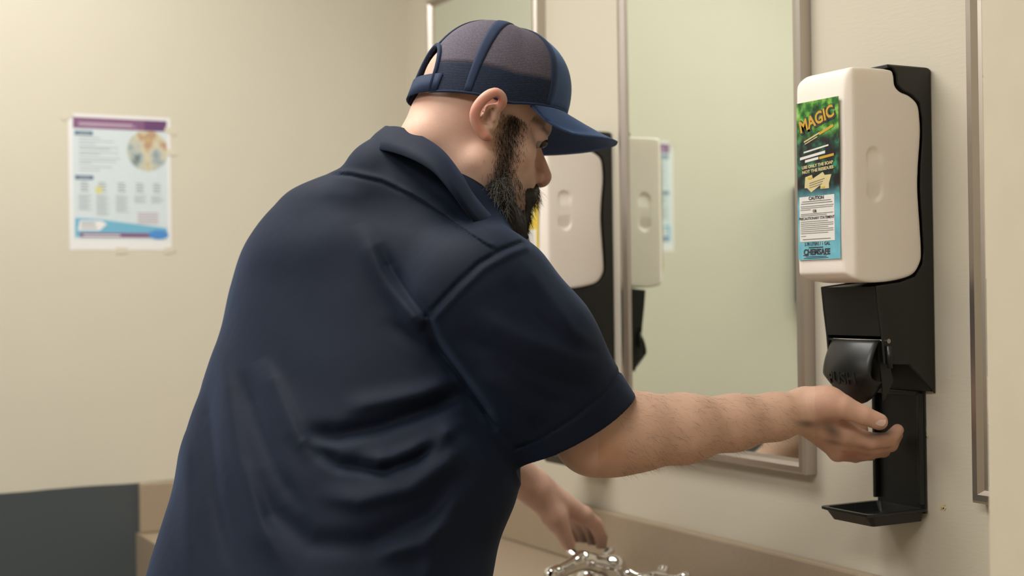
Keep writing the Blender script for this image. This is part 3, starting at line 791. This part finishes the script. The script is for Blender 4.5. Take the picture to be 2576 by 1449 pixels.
arms += [cone(LSH, LEL, .058, .044, .03)] + chain([LEL, Cc(1230, 1150, 2.19), LWR], [.046, .038, .0285], .03, .02)
def fing(pts, rads, k=.006): return chain([Cc(*p) for p in pts], [r / 1000 for r in rads], k, .003)
# right hand: back of the hand to the camera, thumb on top
rh = []
nrm = np.array([.15, -.25, -1.0])
kn = [(2128, 1092, 1.772), (2124, 1110, 1.785), (2117, 1126, 1.797), (2106, 1139, 1.806)]
for i, k_ in enumerate(kn): rh.append(cone(Cc(2020 + 6 * i, 1030 + 8 * i, 1.775 + .006 * i), Cc(*k_), .021, .0125 - .0008 * i, .012))
rh += [cone(Cc(2035, 1020, 1.772), Cc(2085, 1012, 1.755), .0225, .0185, .015)]
rh += [cone(Cc(2075, 1060, 1.785), Cc(2150, 1085, 1.80), .022, .017, .01), cone(Cc(2090, 1045, 1.80), Cc(2150, 1075, 1.815), .018, .014, .01)]
rh += fing([(2075, 1012, 1.757), (2122, 1024, 1.745), (2172, 1045, 1.741), (2212, 1061, 1.742)], [18.5, 14.5, 11.8, 10.6], .012)
rh += fing([kn[0], (2190, 1109, 1.778), (2236, 1107, 1.792), (2258, 1082, 1.800)], [12.5, 10.6, 9.6, 8.0])
rh += fing([kn[1], (2192, 1124, 1.795), (2240, 1118, 1.812), (2256, 1094, 1.822)], [12, 10.4, 9.4, 8.0])
rh += fing([kn[2], (2178, 1138, 1.810), (2222, 1133, 1.828), (2240, 1108, 1.838)], [11.5, 9.8, 8.8, 7.8])
rh += fing([kn[3], (2152, 1146, 1.822), (2190, 1142, 1.838), (2206, 1122, 1.846)], [10.5, 9.0, 8.2, 7.2])
# left hand reaching down to the far handle
lh = []
lk = [(1468, 1296, 2.262), (1455, 1290, 2.285), (1438, 1292, 2.305), (1420, 1300, 2.32)]
for i, k_ in enumerate(lk): lh.append(cone(Cc(1345 + 2 * i, 1222 + 5 * i, 2.232 + .006 * i), Cc(*k_), .022, .014, .012))
lh += [cone(Cc(1352, 1240, 2.225), Cc(1398, 1305, 2.228), .022, .017, .015)]
lh += fing([(1395, 1300, 2.228), (1415, 1335, 2.232), (1431, 1368, 2.248)], [17, 13.5, 11.0], .012)
lh += fing([lk[0], (1497, 1318, 2.275), (1512, 1352, 2.295), (1513, 1385, 2.308)], [14, 11.5, 10.2, 8.4])
lh += fing([lk[1], (1480, 1318, 2.31), (1490, 1352, 2.335), (1492, 1386, 2.34)], [13, 11, 9.8, 8.4])
lh += fing([lk[2], (1460, 1325, 2.335), (1470, 1358, 2.36), (1474, 1386, 2.36)], [12.5, 10.5, 9.2, 8.0])
lh += fing([lk[3], (1440, 1335, 2.35), (1450, 1362, 2.37), (1457, 1388, 2.37)], [11.5, 9.5, 8.4, 7.2])
allp = head + torso + arms + rh + lh
lo = np.array([-.36, -.42, 1.45]); hi = np.array([.62, .42, 2.46])
def bodyf(p, bc, br):
    d = evalp(allp, p, bc, br); return d
BV, BQ = nets(bodyf, lo, hi, .0023, margin=.02)
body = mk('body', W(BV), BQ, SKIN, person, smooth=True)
# skin colour: redness, stubble, dirt, darker patches on the left hand
px, py = px_of(BV)
col = np.tile(np.array([.67, .43, .335]), (len(BV), 1))
def blend(col, m, c): return col * (1 - m[:, None]) + np.array(c) * m[:, None]
def gs(x0, y0, sx, sy, ang=0):
    dx, dy = px - x0, py - y0; c_, s_ = math.cos(ang), math.sin(ang)
    return np.exp(-(((dx * c_ + dy * s_) / sx) ** 2 + ((-dx * s_ + dy * c_) / sy) ** 2))
q = BV - HE; lf, ls, lu = q @ hF, q @ hS, q @ hU
nearhead = (lu > -.2) & (np.abs(lf) < .2) & (BV[:, 1] < -.05) & (BV[:, 0] < .08)
nz = np.sin(lf * 900) * np.sin(lu * 850 + ls * 400) * .5 + .5
# shaved hair shade on the back and side of the head
m = nearhead * np.clip((lu - (-.03)) / .06, 0, 1) * np.clip((.035 - lf) / .03, 0, 1)
col = blend(col, .30 * m, (.22, .15, .12))
side = nearhead * (np.exp(-((lf - .042) / .017) ** 2) * np.clip((.022 - lu) / .012, 0, 1) * np.clip((lu + .14) / .05, 0, 1))
col = blend(col, np.clip(side * .85, 0, .80), (.075, .05, .04))
bd = nearhead * np.clip((-.052 - lu + .55 * (lf - .06)) / .03, 0, 1) * np.clip((lf - .0) / .03, 0, 1)
col = blend(col, .6 * bd * 1.0, (.10, .07, .055))
pd, _, _ = polydist(px, py, [(1262, 262), (1248, 234), (1208, 258), (1194, 285), (1206, 326), (1228, 348)])
col = blend(col, nearhead * .85 * np.exp(-(pd / 12) ** 2) * (BV[:, 2] < 1.75), (.62, .24, .18))
col = blend(col, nearhead * .35 * gs(1065, 245, 22, 18), (.55, .22, .18))
col = blend(col, nearhead * .5 * np.exp(-((lf - .118) / .018) ** 2 - ((lu + .03) / .025) ** 2), (.50, .22, .16))
for X, Y, sx_, sy_, a in ((1400, 337, 10, 4, .7),):
    pass
br_ = nearhead * np.exp(-(((lu - .026) / .005) ** 2)) * (np.abs(np.abs(ls) - .032) < .022) * (lf > .06)
col = blend(col, .7 * br_, (.05, .03, .02))
armm = (BV[:, 0] > .1) & (BV[:, 2] < 1.95)
col = blend(col, armm * .5 * gs(1530, 1140, 60, 28), (.56, .25, .15))
col = blend(col, armm * .25, (.56, .36, .22))
fr = 1.0 * (px > 2050) * armm
col = blend(col, fr * .35, (.55, .28, .21))
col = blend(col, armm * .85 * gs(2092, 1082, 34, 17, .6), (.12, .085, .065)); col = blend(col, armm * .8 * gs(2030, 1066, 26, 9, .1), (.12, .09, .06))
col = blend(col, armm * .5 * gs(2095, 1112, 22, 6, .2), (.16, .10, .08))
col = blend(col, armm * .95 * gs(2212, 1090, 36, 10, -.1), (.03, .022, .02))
col = blend(col, armm * .6 * gs(2140, 1145, 26, 12, 0), (.50, .20, .16))
la = (BV[:, 2] > 2.1)
col = blend(col, la * .4, (.55, .33, .28)); col = blend(col, la * .7 * np.clip((py - 1310) / 40, 0, 1) * np.clip((BV[:, 2] - 2.27) / .04, 0, 1), (.10, .06, .045))  # left hand tone; fingers set further back get darker downwards
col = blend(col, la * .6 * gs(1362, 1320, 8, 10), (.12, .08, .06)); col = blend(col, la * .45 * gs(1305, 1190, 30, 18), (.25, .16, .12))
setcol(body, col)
# nails
def nail(c, along, nrm_, w_, l_, par):
    c = np.array(c); a = np.array(along, float); a /= np.linalg.norm(a); n = np.array(nrm_, float); n -= a * (n @ a); n /= np.linalg.norm(n); b = np.cross(a, n)
    V = []; Fc = []
    for i in range(7):
        for j in range(7):
            u, v = i / 3 - 1, j / 3 - 1
            uu = u * math.sqrt(1 - v * v / 2.6); vv = v * math.sqrt(1 - u * u / 2.6)
            V.append(c + a * uu * l_ + b * vv * w_ - n * (.35 * vv * vv * w_ * 1.1) - n * .0004 * uu * uu)
    for i in range(6):
        for j in range(6): Fc.append((i * 7 + j, i * 7 + j + 1, (i + 1) * 7 + j + 1, (i + 1) * 7 + j))
    return mk('fingernail', W(np.array(V)), Fc, NAIL, par, smooth=True)
nail(Cc(2215, 1058, 1.7312), Cc(2215, 1058, 1.73) - Cc(2170, 1040, 1.73), (.12, -.30, -1), .0062, .0072, body)
# eyes
for s in (.032, -.032):
    bm = bmesh.new(); bmesh.ops.create_uvsphere(bm, u_segments=20, v_segments=12, radius=.0128)
    V = np.array([v.co[:] for v in bm.verts]); Fc = [tuple(v.index for v in f.verts) for f in bm.faces]; bm.free()
    c = H(.0885, s * .97, .0095); mk('eyeball', W(c + V), Fc, EYEW, body, smooth=True)
    mk('iris', W(c + hF * .0070 - hU * .0030 + hS * s * .1 + V * .62), Fc, EYED, body, smooth=True)

# ------------------------------------------------------------------ shirt
rows = [(395, 925, 1120), (430, 840, 1148), (470, 742, 1170), (520, 685, 1195), (600, 623, 1255), (720, 578, 1300), (830, 552, 1318), (950, 512, 1318), (1050, 477, 1310), (1130, 455, 1306), (1230, 430, 1288), (1330, 400, 1248), (1449, 367, 1220), (1600, 335, 1140), (1800, 320, 1060), (2000, 330, 1050)]
rz = np.interp([r[0] for r in rows], [395, 520, 720, 950, 1130, 1449, 2000], [1.84, 1.85, 1.84, 1.80, 1.755, 1.68, 1.62]); ZR = rz
ry = np.array([(r[0] - CY) / F * z for r, z in zip(rows, ZR)]); rcx = np.array([((r[1] + r[2]) / 2 - CX) / F * z for r, z in zip(rows, ZR)]); rw = np.array([(r[2] - r[1]) / 2 / F * z for r, z in zip(rows, ZR)])
rcx = rcx * 1.0
PHI = math.radians(38); cP, sP = math.cos(PHI), math.sin(PHI)
def crv(y, arr):
    # smooth (cubic Hermite) interpolation over the rows
    i = np.clip(np.searchsorted(ry, y) - 1, 0, len(ry) - 2); h = ry[i + 1] - ry[i]; t = np.clip((y - ry[i]) / h, 0, 1)
    m = np.gradient(arr, ry); t2, t3 = t * t, t ** 3
    return (2 * t3 - 3 * t2 + 1) * arr[i] + (t3 - 2 * t2 + t) * h * m[i] + (-2 * t3 + 3 * t2) * arr[i + 1] + (t3 - t2) * h * m[i + 1]
def torso_f(p):
    x, y, z = p[:, 0], p[:, 1], p[:, 2]
    yy = np.clip(y, ry[0], ry[-1]); s = 1.0
    cx, w_, cz = crv(yy, rcx), crv(yy, rw), crv(yy, rz)
    k = np.sqrt(1.9 * cP ** 2 + sP ** 2); Bm = w_ / k; Am = Bm * math.sqrt(1.9)
    dx, dz = x - cx, z - cz
    u = dx * cP - dz * sP; v = dx * sP + dz * cP       # u along the shoulder line
    r = ((np.abs(u) / Am) ** 2.25 + (np.abs(v) / Bm) ** 2.25) ** (1 / 2.25)
    d = (r - 1) * Bm
    return np.maximum(d, np.maximum(ry[0] - y, y - ry[-1] + .04))
HEMC = Cc(1456, 1076, 1.683); SLD = REL - RSH; SLD = (Cc(1456, 1076, 1.683) - Cc(1318, 876, 1.665)); SLD /= np.linalg.norm(SLD)
hem_n = np.array([.50, .86, .10]); hem_n /= np.linalg.norm(hem_n)
sleeve = chain([Cc(1135, 690, 1.765), Cc(1216, 754, 1.672), Cc(1318, 876, 1.665), HEMC + SLD * .03], [.086, .081, .081, .0775], .05, .03)
lhem = Cc(1015, 920, 2.09); ld = LEL - LSH; ld /= np.linalg.norm(ld)
sleeve.append(cone(Cc(985, 478, 1.80), Cc(1125, 550, 1.765), .068, .066, .03))
lsleeve = chain([Cc(980, 580, 1.93), LSH, lhem + ld * .03], [.09, .088, .078], .05, .03)
shf = [Prim(torso_f, (0, 0, 0), 9, .01, '+')] + sleeve + lsleeve
# drape: (polyline, depth (+ groove / - ridge) in m, width px)
folds = [
    ([(790, 437), (880, 440), (960, 458), (1040, 496), (1120, 548), (1190, 596), (1250, 634)], .0030, 5),
    ([(790, 430), (880, 432), (960, 449), (1040, 486), (1120, 538), (1190, 586), (1250, 624)], -.0022, 9),
    ([(1068, 800), (1100, 765), (1150, 712), (1205, 662), (1262, 628), (1318, 606)], .0032, 6),
    ([(1085, 812), (1118, 776), (1166, 724), (1220, 674), (1280, 640), (1335, 618)], -.0022, 9),
    ([(905, 560), (935, 640), (980, 720), (1035, 790), (1070, 830)], -.0090, 26),
    ([(955, 610), (985, 680), (1030, 745), (1075, 800), (1105, 860)], .0085, 20),
    ([(1064, 806), (1110, 880), (1160, 950), (1215, 1030), (1250, 1085)], .0150, 20),
    ([(960, 800), (1030, 850), (1080, 880), (1130, 905)], .0040, 22),
    ([(1180, 985), (1080, 1030), (960, 1075), (850, 1098), (745, 1090)], .0190, 26),
    ([(1170, 950), (1060, 990), (960, 1010), (860, 1030)], -.0085, 26),
    ([(1165, 1050), (1100, 1110), (990, 1160), (900, 1160)], -.0130, 26),
    ([(1130, 1085), (1050, 1150), (960, 1185), (850, 1170), (760, 1110)], .0150, 20),
    ([(1170, 1090), (1130, 1160), (1030, 1230), (900, 1260), (790, 1240)], -.0110, 32),
    ([(1180, 1160), (1080, 1290), (930, 1370), (780, 1370), (690, 1290), (650, 1180)], .0100, 34),
    ([(660, 900), (700, 990), (740, 1080), (800, 1150)], -.0100, 28),
    ([(610, 930), (650, 1060), (700, 1190), (760, 1290)], .0080, 24),
    ([(560, 860), (575, 1000), (600, 1150), (660, 1330), (730, 1449)], -.0100, 30),
    ([(520, 960), (530, 1100), (545, 1250), (590, 1449)], .0075, 24),
    ([(470, 1080), (470, 1250), (480, 1449)], -.0050, 24),
    ([(1180, 1200), (1100, 1350), (1060, 1500)], -.0045, 26), 
    ([(930, 1400), (1060, 1370), (1130, 1300)], -.006, 24),
    ([(1150, 830), (1260, 900), (1400, 960), (1500, 985)], .0045, 28),
    ([(1180, 780), (1290, 840), (1420, 895), (1520, 925)], -.0050, 30),
    ([(1300, 640), (1360, 720), (1440, 830), (1500, 880)], -.0035, 24), ([(1270, 700), (1340, 790), (1420, 860)], .0035, 24),
    ([(1200, 930), (1280, 1010), (1370, 1060)], -.0045, 28), ([(1230, 900), (1330, 980), (1440, 1030)], .0040, 22),
    ([(1565, 925), (1520, 990), (1440, 1055), (1350, 1110), (1290, 1130)], .0022, 5),
    ([(1000, 470), (1080, 500), (1150, 540)], -.0035, 14),
    ([(700, 520), (820, 490), (930, 500)], -.003, 30),
]
def fold_disp(p):
    x, y = p[:, 0] / p[:, 2] * F + CX, p[:, 1] / p[:, 2] * F + CY
    near = 1 / (1 + np.exp((p[:, 2] - 1.83) / .02))
    D = np.zeros(len(p))
    for pts, amp, wd in folds:
        xs = [q[0] for q in pts]; ys = [q[1] for q in pts]
        m = (x > min(xs) - 3 * wd) & (x < max(xs) + 3 * wd) & (y > min(ys) - 3 * wd) & (y < max(ys) + 3 * wd)
        if not m.any(): continue
        d, s, t = polydist(x[m], y[m], pts)
        end = np.clip(np.minimum(t, 1 - t) * 5, 0, 1) if wd > 12 else np.clip(np.minimum(t, 1 - t) * 30, 0, 1)
        amp = amp * .8 if wd > 18 else amp
        asym = np.where(s > 0, 1.0, .75)
        D[m] += amp * np.exp(-(d / (wd * asym)) ** 2) * end
    D += .0016 * np.sin(x / 61 + 1.7 * np.sin(y / 97)) * np.sin(y / 83 + 1.3 * np.sin(x / 71))
    return D * near
neckcut = cone(H(-.01, 0, -.06), Cc(1150, 500, 1.82), .035, .035, .01, '-')
def shirtf(p, bc, br):
    d = evalp(shf, p, bc, br)
    d = d + fold_disp(p)
    # hems
    nearS = np.linalg.norm(p - HEMC, axis=1) < .16
    qh = p - HEMC; rad_ = np.linalg.norm(qh - (qh @ SLD)[:, None] * SLD, axis=1)
    d = np.where(nearS & (p[:, 2] < 1.80), smax(d, np.minimum(qh @ hem_n, .0935 - rad_), .002), d)
    fs = np.linalg.norm(p - lhem, axis=1) < .13
    d = np.where(fs & (p[:, 2] > 2.0), smax(d, (p - lhem) @ ld, .002), d)
    for a, b, r in ((HEMC - SLD * .022, HEMC + SLD * .05, .0690), (lhem - ld * .04, lhem + ld * .05, .073)):
        c = cone(a, b, r, r, .003)
        if bc is None or np.linalg.norm(c.c - bc) < c.r + br + .02: d = smax(d, -c.f(p), .002)
    if bc is None or np.linalg.norm(neckcut.c - bc) < neckcut.r + br + .02: d = smax(d, -neckcut.f(p), .004)
    return d
SV, SQ = nets(shirtf, (-.56, -.20, 1.40), (.22, .62, 2.26), .0023, margin=.03)
shirt = mk('shirt', W(SV), SQ, SHIRT, person, smooth=True)
# stitch lines near the sleeve hem are geometry folds above; collar as an own part
def loft(rings, closed=False):
    n = len(rings[0]); V = [p for r in rings for p in r]; Fc = []
    for j in range(len(rings) - 1):
        for i in range(n - (0 if closed else 1)): Fc.append((j * n + i, j * n + (i + 1) % n, (j + 1) * n + (i + 1) % n, (j + 1) * n + i))
    return V, Fc
def solid(V, Fc, th, name, mat, par, smooth=True):
    o = mk(name, V, Fc, mat, par, smooth=smooth); bm = bmesh.new(); bm.from_mesh(o.data)
    bmesh.ops.recalc_face_normals(bm, faces=bm.faces); bmesh.ops.solidify(bm, geom=bm.faces[:], thickness=th)
    bm.to_mesh(o.data); bm.free()
    if smooth: o.data.polygons.foreach_set('use_smooth', [True] * len(o.data.polygons))
    return o
top = [(1262, 575, 1.90), (1185, 470, 1.925), (1095, 385, 1.925), (1025, 340, 1.90), (980, 318, 1.865), (975, 318, 1.82), (1010, 320, 1.775), (1062, 342, 1.738), (1115, 378, 1.712), (1160, 435, 1.695), (1192, 488, 1.700), (1240, 545, 1.715), (1290, 590, 1.760)]
low = [(1290, 640, 1.95), (1180, 560, 1.97), (1060, 450, 1.975), (970, 405, 1.94), (918, 386, 1.88), (912, 382, 1.81), (960, 376, 1.745), (1030, 396, 1.695), (1090, 430, 1.668), (1140, 486, 1.655), (1180, 540, 1.665), (1225, 588, 1.690), (1285, 625, 1.74)]
inn = [(1262, 640, 1.88), (1185, 560, 1.90), (1100, 480, 1.90), (1030, 440, 1.885), (985, 415, 1.86), (975, 405, 1.82), (1005, 405, 1.785), (1055, 430, 1.755), (1105, 462, 1.732), (1145, 510, 1.718), (1180, 560, 1.722), (1235, 610, 1.735), (1285, 640, 1.775)]
def sm(lst): return np.array(catmull([Cc(*p) for p in lst], 6))
T_, L_, I_ = sm(top), sm(low), sm(inn)
cen = np.array(Cc(1110, 430, 1.815))
rings = [I_, I_ * .5 + T_ * .5, I_ * .15 + T_ * .85, T_]
outw = (L_ - T_); 
upv = np.array([0, -1, 0.])
rings += [T_ + outw * .06 + upv * .002, T_ + outw * .35 + (T_ - cen) / np.linalg.norm(T_ - cen, axis=1)[:, None] * .004, T_ + outw * .7 + (T_ - cen) / np.linalg.norm(T_ - cen, axis=1)[:, None] * .004, L_]
V, Fc = loft(rings); solid(W(np.array(V)), Fc, .0022, 'collar', SHIRT, shirt)
st = [W(p) for p in (L_ * .90 + T_ * .10 + (L_ - cen) / np.linalg.norm(L_ - cen, axis=1)[:, None] * .0024)]

# ------------------------------------------------------------------ trousers, shoes (outside the picture, kept simple but whole)
hip = Cc(760, 1700, 1.62)
hw_ = W(hip)
ax_ = np.array([.42, .90, 0.]); ax_ /= np.linalg.norm(ax_)     # across the hips in the world (towards his left)
fw_ = np.array([ax_[1], -ax_[0], 0])
hc = np.array([hw_[0] - .03, hw_[1] + .02, .90])
tr = [ell(hc + fw_ * .03 - [0, 0, .03], (.145, .115, .12), np.stack([ax_, fw_, np.array([0, 0, 1.])]), .05)]
feet = []
for s in (1, -1):
    h0 = hc + ax_ * .09 * s + [0, 0, -.06]; kn_ = hc + ax_ * .12 * s + fw_ * .02; kn_ = np.array([kn_[0], kn_[1], .48]); an = kn_ + [0, 0, -.40] - fw_ * .05; an[2] = .07
    tr += [cone(h0, kn_, .100, .075, .05), cone(kn_, an, .075, .062, .03)]; feet.append(an)
V, Q = nets(lambda p, bc, br: evalp(tr, p, bc, br), hc - [.36, .36, .95], hc + [.36, .36, .16], .009, 12, .03)
V = V[:, :]; mk('trousers', V, Q, TROUS, person, smooth=True)
for an in feet:
    a0 = np.array([an[0], an[1], .045]); pr = [cone(a0 - fw_ * .05, a0 + fw_ * .03, .042, .046, .02), cone(a0 + fw_ * .03, a0 + fw_ * .16 - [0, 0, .008], .046, .036, .02), cone(a0 + [0, 0, .02], a0 + [0, 0, .09], .045, .046, .02)]
    V, Q = nets(lambda p, bc, br: np.maximum(evalp(pr, p, bc, br), -(p[:, 2] - .001)), a0 - [.3, .3, .05], a0 + [.3, .3, .15], .006, 12, .02); mk('shoe', V, Q, BLACK, person, smooth=True)

# ------------------------------------------------------------------ cap (head frame f,s,u)
def capP(th, t, off=0.0):
    """th 0 = front; t 0 rim .. 1 top"""
    c, s = math.cos(th), math.sin(th)
    rf = .1075 if c > 0 else .0990; rs = .0865
    cf0 = .0215; base = .034 + .0195 * c - .010 * (1 - abs(c)) ** 2
    H_ = .1465 - base
    n = 2.5 if c > 0 else 2.15; n = 2.2 + (.5 if c > 0 else .6) * abs(c)
    a = t * math.pi / 2
    rad = math.cos(a) ** (2 / n); hh = math.sin(a) ** (2 / 2.15)
    f = (cf0 * (1 - hh) + .030 * hh) + (rf + off) * rad * c; ss = (rs + off) * rad * s; u = base + (H_ + off) * hh
    return H(f, ss, u)
def cap_patch(name, th0, th1, t0, t1, mat, par, off=.0, th_=.0015, nt=22, nh=28, hole=None):
    V = []; Fc = []
    for j in range(nt + 1):
        t = t0 + (t1 - t0) * j / nt
        for i in range(nh + 1):
            th = th0 + (th1 - th0) * i / nh; V.append(W(capP(th, t, off)))
    for j in range(nt):
        for i in range(nh):
            if hole and hole(th0 + (th1 - th0) * (i + .5) / nh, t0 + (t1 - t0) * (j + .5) / nt): continue
            Fc.append((j * (nh + 1) + i, j * (nh + 1) + i + 1, (j + 1) * (nh + 1) + i + 1, (j + 1) * (nh + 1) + i))
    return solid(np.array(V), Fc, th_, name, mat, par)
D2 = math.radians
FS = D2(60); MS = D2(122)
# near side of the head = +s (th positive)
arch = lambda th, t: abs(abs(th) - math.pi) < D2(27) and t < .36 * math.sqrt(max(0, 1 - (abs(abs(th) - math.pi) / D2(27)) ** 2))
cap = cap_patch('cap', -FS, FS, 0, .985, CAPF, person)
TB = .19
for s in (1, -1):
    a, b, c_ = FS * s, MS * s, math.pi * s
    for q0, q1 in ((a, b), (b, c_)):
        lo_, hi_ = min(q0, q1), max(q0, q1)
        cap_patch('mesh_panel', lo_, hi_, TB, .985, MESHF, cap, hole=arch)
        cap_patch('side_band', lo_, hi_, 0, TB, MESHB, cap, .0004, hole=arch)
def seam(th, t0, t1, r, mat, off=.0015, w=3.0):
    pts = [capP(th, t0 + (t1 - t0) * i / 24, off) for i in range(25)]
    V = []; Fc = []
    for p in pts: pass
    # flat tape following the seam
    for i in range(25):
        t = t0 + (t1 - t0) * i / 24; dth = r / max(.02, np.linalg.norm(capP(th, t) - capP(th, .999)))
        for k in range(5): V.append(W(capP(th + dth * (k / 2 - 1), t, off - .0006 * abs(k - 2) / 2)))
    for i in range(24):
        for k in range(4): Fc.append((i * 5 + k, i * 5 + k + 1, (i + 1) * 5 + k + 1, (i + 1) * 5 + k))
    return solid(np.array(V), Fc, .0008, 'seam_tape', mat, cap)
for s in (1, -1):
    seam(FS * s, 0, .97, .005, CAPB); seam(MS * s, 0.0, .97, .0075, CAPB)
seam(math.pi, .38, .97, .007, CAPB)
# arch binding
ap = []
for i in range(25):
    a = math.pi - D2(27) + 2 * D2(27) * i / 24; dv = abs(a - math.pi) / D2(27); ap.append(W(capP(a, .36 * math.sqrt(max(0, 1 - dv * dv)), .001)))
mk('arch_binding', *tube(ap, .003, 8), CAPB, cap, smooth=True)
# strap
V = []; Fc = []
for i in range(17):
    a = math.pi - D2(34) + 2 * D2(34) * i / 16
    for t, in ((-.0,), (.105,)): V.append(W(capP(a, t, .0025)))
Fc = [(2 * i, 2 * i + 1, 2 * i + 3, 2 * i + 2) for i in range(16)]
solid(np.array(V), Fc, .0015, 'strap', CAPB, cap)
rim = [W(capP(a, .0, .0008)) for a in np.linspace(-math.pi + D2(27), math.pi - D2(27), 90)]
mk('rim_binding', *tube(rim, .0016, 8), CAPB, cap, smooth=True)
bp = H(.030, 0, .1475)
V, Q = nets(lambda p, bc, br: evalp([ell(bp, (.008, .008, .004), HB, .001)], p, bc, br), bp - .02, bp + .02, .001); mk('button', W(V), Q, CAPF, cap, smooth=True)
# visor
V = []; Fc = []; nu, nv = 36, 12
for k in range(2):
    for j in range(nv + 1):
        v = j / nv
        for i in range(nu + 1):
            th = -D2(74) + 2 * D2(74) * i / nu
            p0 = capP(th, .0, .0012 if k == 0 else .0005)
            uu = th / D2(74)
            L = .077 * (1 - abs(uu) ** 2.6) ** .62
            dirf = hF * math.cos(th * .35) + hS * math.sin(th * .35)
            drop = -.12 * v * L - .030 * (uu ** 2) * min(1, v * 1.4) * min(1, L / .045)
            p = p0 + dirf * L * v + hU * (drop + (0 if k == 0 else -.0028))
            p = p - hS * (p - HE).dot(hS) * .05 * v
            V.append(W(p))
row = nu + 1; blk = row * (nv + 1)
for j in range(nv):
    for i in range(nu):
        q = [j * row + i, j * row + i + 1, (j + 1) * row + i + 1, (j + 1) * row + i]; Fc.append(q); Fc.append([blk + k for k in q[::-1]])
bd_ = [(j * row, (j + 1) * row) for j in range(nv)] + [((j + 1) * row + nu, j * row + nu) for j in range(nv)] + [(i + 1, i) for i in range(nu)] + [(nv * row + i, nv * row + i + 1) for i in range(nu)]
for p, q in bd_: Fc.append([p, q, blk + q, blk + p])
mk('visor', V, Fc, CAPF, cap, smooth=True)

# ------------------------------------------------------------------ beard
bpr = chain([H(.038, .054, -.050), H(.045, .058, -.078), H(.075, .040, -.115), H(.090, 0, -.135)], [.005, .015, .022, .026], .02, .015)
bpr += chain([H(.038, -.054, -.050), H(.045, -.058, -.078), H(.075, -.040, -.115), H(.090, 0, -.135)], [.005, .015, .022, .026], .02, .015)
bpr += [cone(H(.092, 0, -.090), H(.096, 0, -.165), .026, .013, .02), cone(H(.075, 0, -.105), H(.085, 0, -.150), .030, .018, .02)]
bpr += [cone(H(.112, .004, -.050), H(.098, .030, -.068), .0085, .009, .008), cone(H(.112, -.004, -.050), H(.098, -.030, -.068), .0085, .009, .008), cone(H(.098, .030, -.068), H(.088, .030, -.098), .010, .014, .01), cone(H(.098, -.030, -.068), H(.088, -.030, -.098), .010, .014, .01)]
def beardf(p, bc, br):
    d = evalp(bpr, p, bc, br); q = p - HE; f, u, s = q @ hF, q @ hU, q @ hS
    return d + .0016 * np.sin(f * 520 + 3 * np.sin(u * 130)) * np.sin(s * 480 + 2 * np.sin(u * 170))
lo_ = H(.06, 0, -.09) - .14; V, Q = nets(beardf, lo_, lo_ + .28, .0024, margin=.01)
beard = mk('beard', W(V), Q, HAIR, person, smooth=True)
def strands(name, roots, dirs, lens, rad, mat, par, droop, seg=4):
    n = len(roots); VV = np.zeros((n, seg + 1, 3, 3)); pos = roots.copy(); d = dirs / np.linalg.norm(dirs, axis=1)[:, None]
    e1 = np.cross(d, [0.3, .2, 1.]); e1 /= np.linalg.norm(e1, axis=1)[:, None]; e2 = np.cross(d, e1)
    curl = rng.normal(0, .35, (n, 3))
    for k in range(seg + 1):
        r = rad * (1 - k / seg * .85)
        for m_, (a, b) in enumerate(((1, 0), (-.5, .866), (-.5, -.866))): VV[:, k, m_] = pos + r * (a * e1 + b * e2)
        pos = pos + d * (lens / seg)[:, None]; d = d + np.array(droop) * (1 / seg) + curl / seg; d /= np.linalg.norm(d, axis=1)[:, None]
    Vf = VV.reshape(-1, 3); base = (np.arange(n) * (seg + 1) * 3)[:, None]
    fl_ = []
    for k in range(seg):
        for m_ in range(3):
            fl_.append(base + np.array([[k * 3 + m_, k * 3 + (m_ + 1) % 3, (k + 1) * 3 + (m_ + 1) % 3, (k + 1) * 3 + m_]]))
    Fq = np.concatenate(fl_); o = mk(name, W(Vf), Fq, mat, par, smooth=True); o['kind'] = 'stuff'; return o
# beard hair: rooted on the beard surface
sel = rng.choice(len(V), 6500); r0 = V[sel]; g = (r0 - H(.06, 0, -.09)); g /= np.linalg.norm(g, axis=1)[:, None]
dn = -hU * .9 + hF * .15
strands('beard_hair', r0 - g * .002, g * .55 + dn + rng.normal(0, .22, r0.shape), rng.uniform(.008, .020, len(r0)), .00028, HAIR, beard, dn * .9)
jl = (V - HE); gm = V[((jl @ hF) < .062) & ((jl @ hS) > .03) & ((jl @ hU) < -.045)]
sel = rng.choice(len(gm), 1100); r0 = gm[sel]; g = (r0 - H(.06, 0, -.09)); g /= np.linalg.norm(g, axis=1)[:, None]
strands('grey_beard_hair', r0, g * .6 - hF * .25 + dn * .6 + rng.normal(0, .35, r0.shape), rng.uniform(.010, .022, len(r0)), .0003, HAIRG, beard, dn * .5)
# cheek and sideburn hair on the skin
cand = BV[nearhead & (ls > .03)]; cq = cand - HE; cf_, cu_ = cq @ hF, cq @ hU
dens = np.exp(-((cf_ - .043 - .1 * np.clip(-cu_ - .04, 0, 1)) / .013) ** 2) * ((cu_ < .018) & (cu_ > -.11)) + .25 * ((cu_ < -.035 - .5 * (cf_ - .04)) & (cf_ > .03) & (cf_ < .10) & (cu_ > -.1))
sel = rng.choice(len(cand), 4200, p=dens / dens.sum()); r0 = cand[sel]
strands('sideburn_hair', r0, hS * .25 + dn + rng.normal(0, .25, r0.shape), rng.uniform(.003, .009, len(r0)), .00019, HAIR, body, dn * .3, 2)
# forearm hair
cand = BV[armm & (px > 1560) & (px < 2010) & (BV[:, 2] < 1.76)]
sel = rng.choice(len(cand), 1500); r0 = cand[sel]
strands('forearm_hair', r0, np.array([.75, .35, -.35]) + rng.normal(0, .3, r0.shape), rng.uniform(.006, .014, len(r0)), .00009, HAIRB, body, (0, .5, 0), 3)
print('verts', len(BV), len(SV), len(JV))
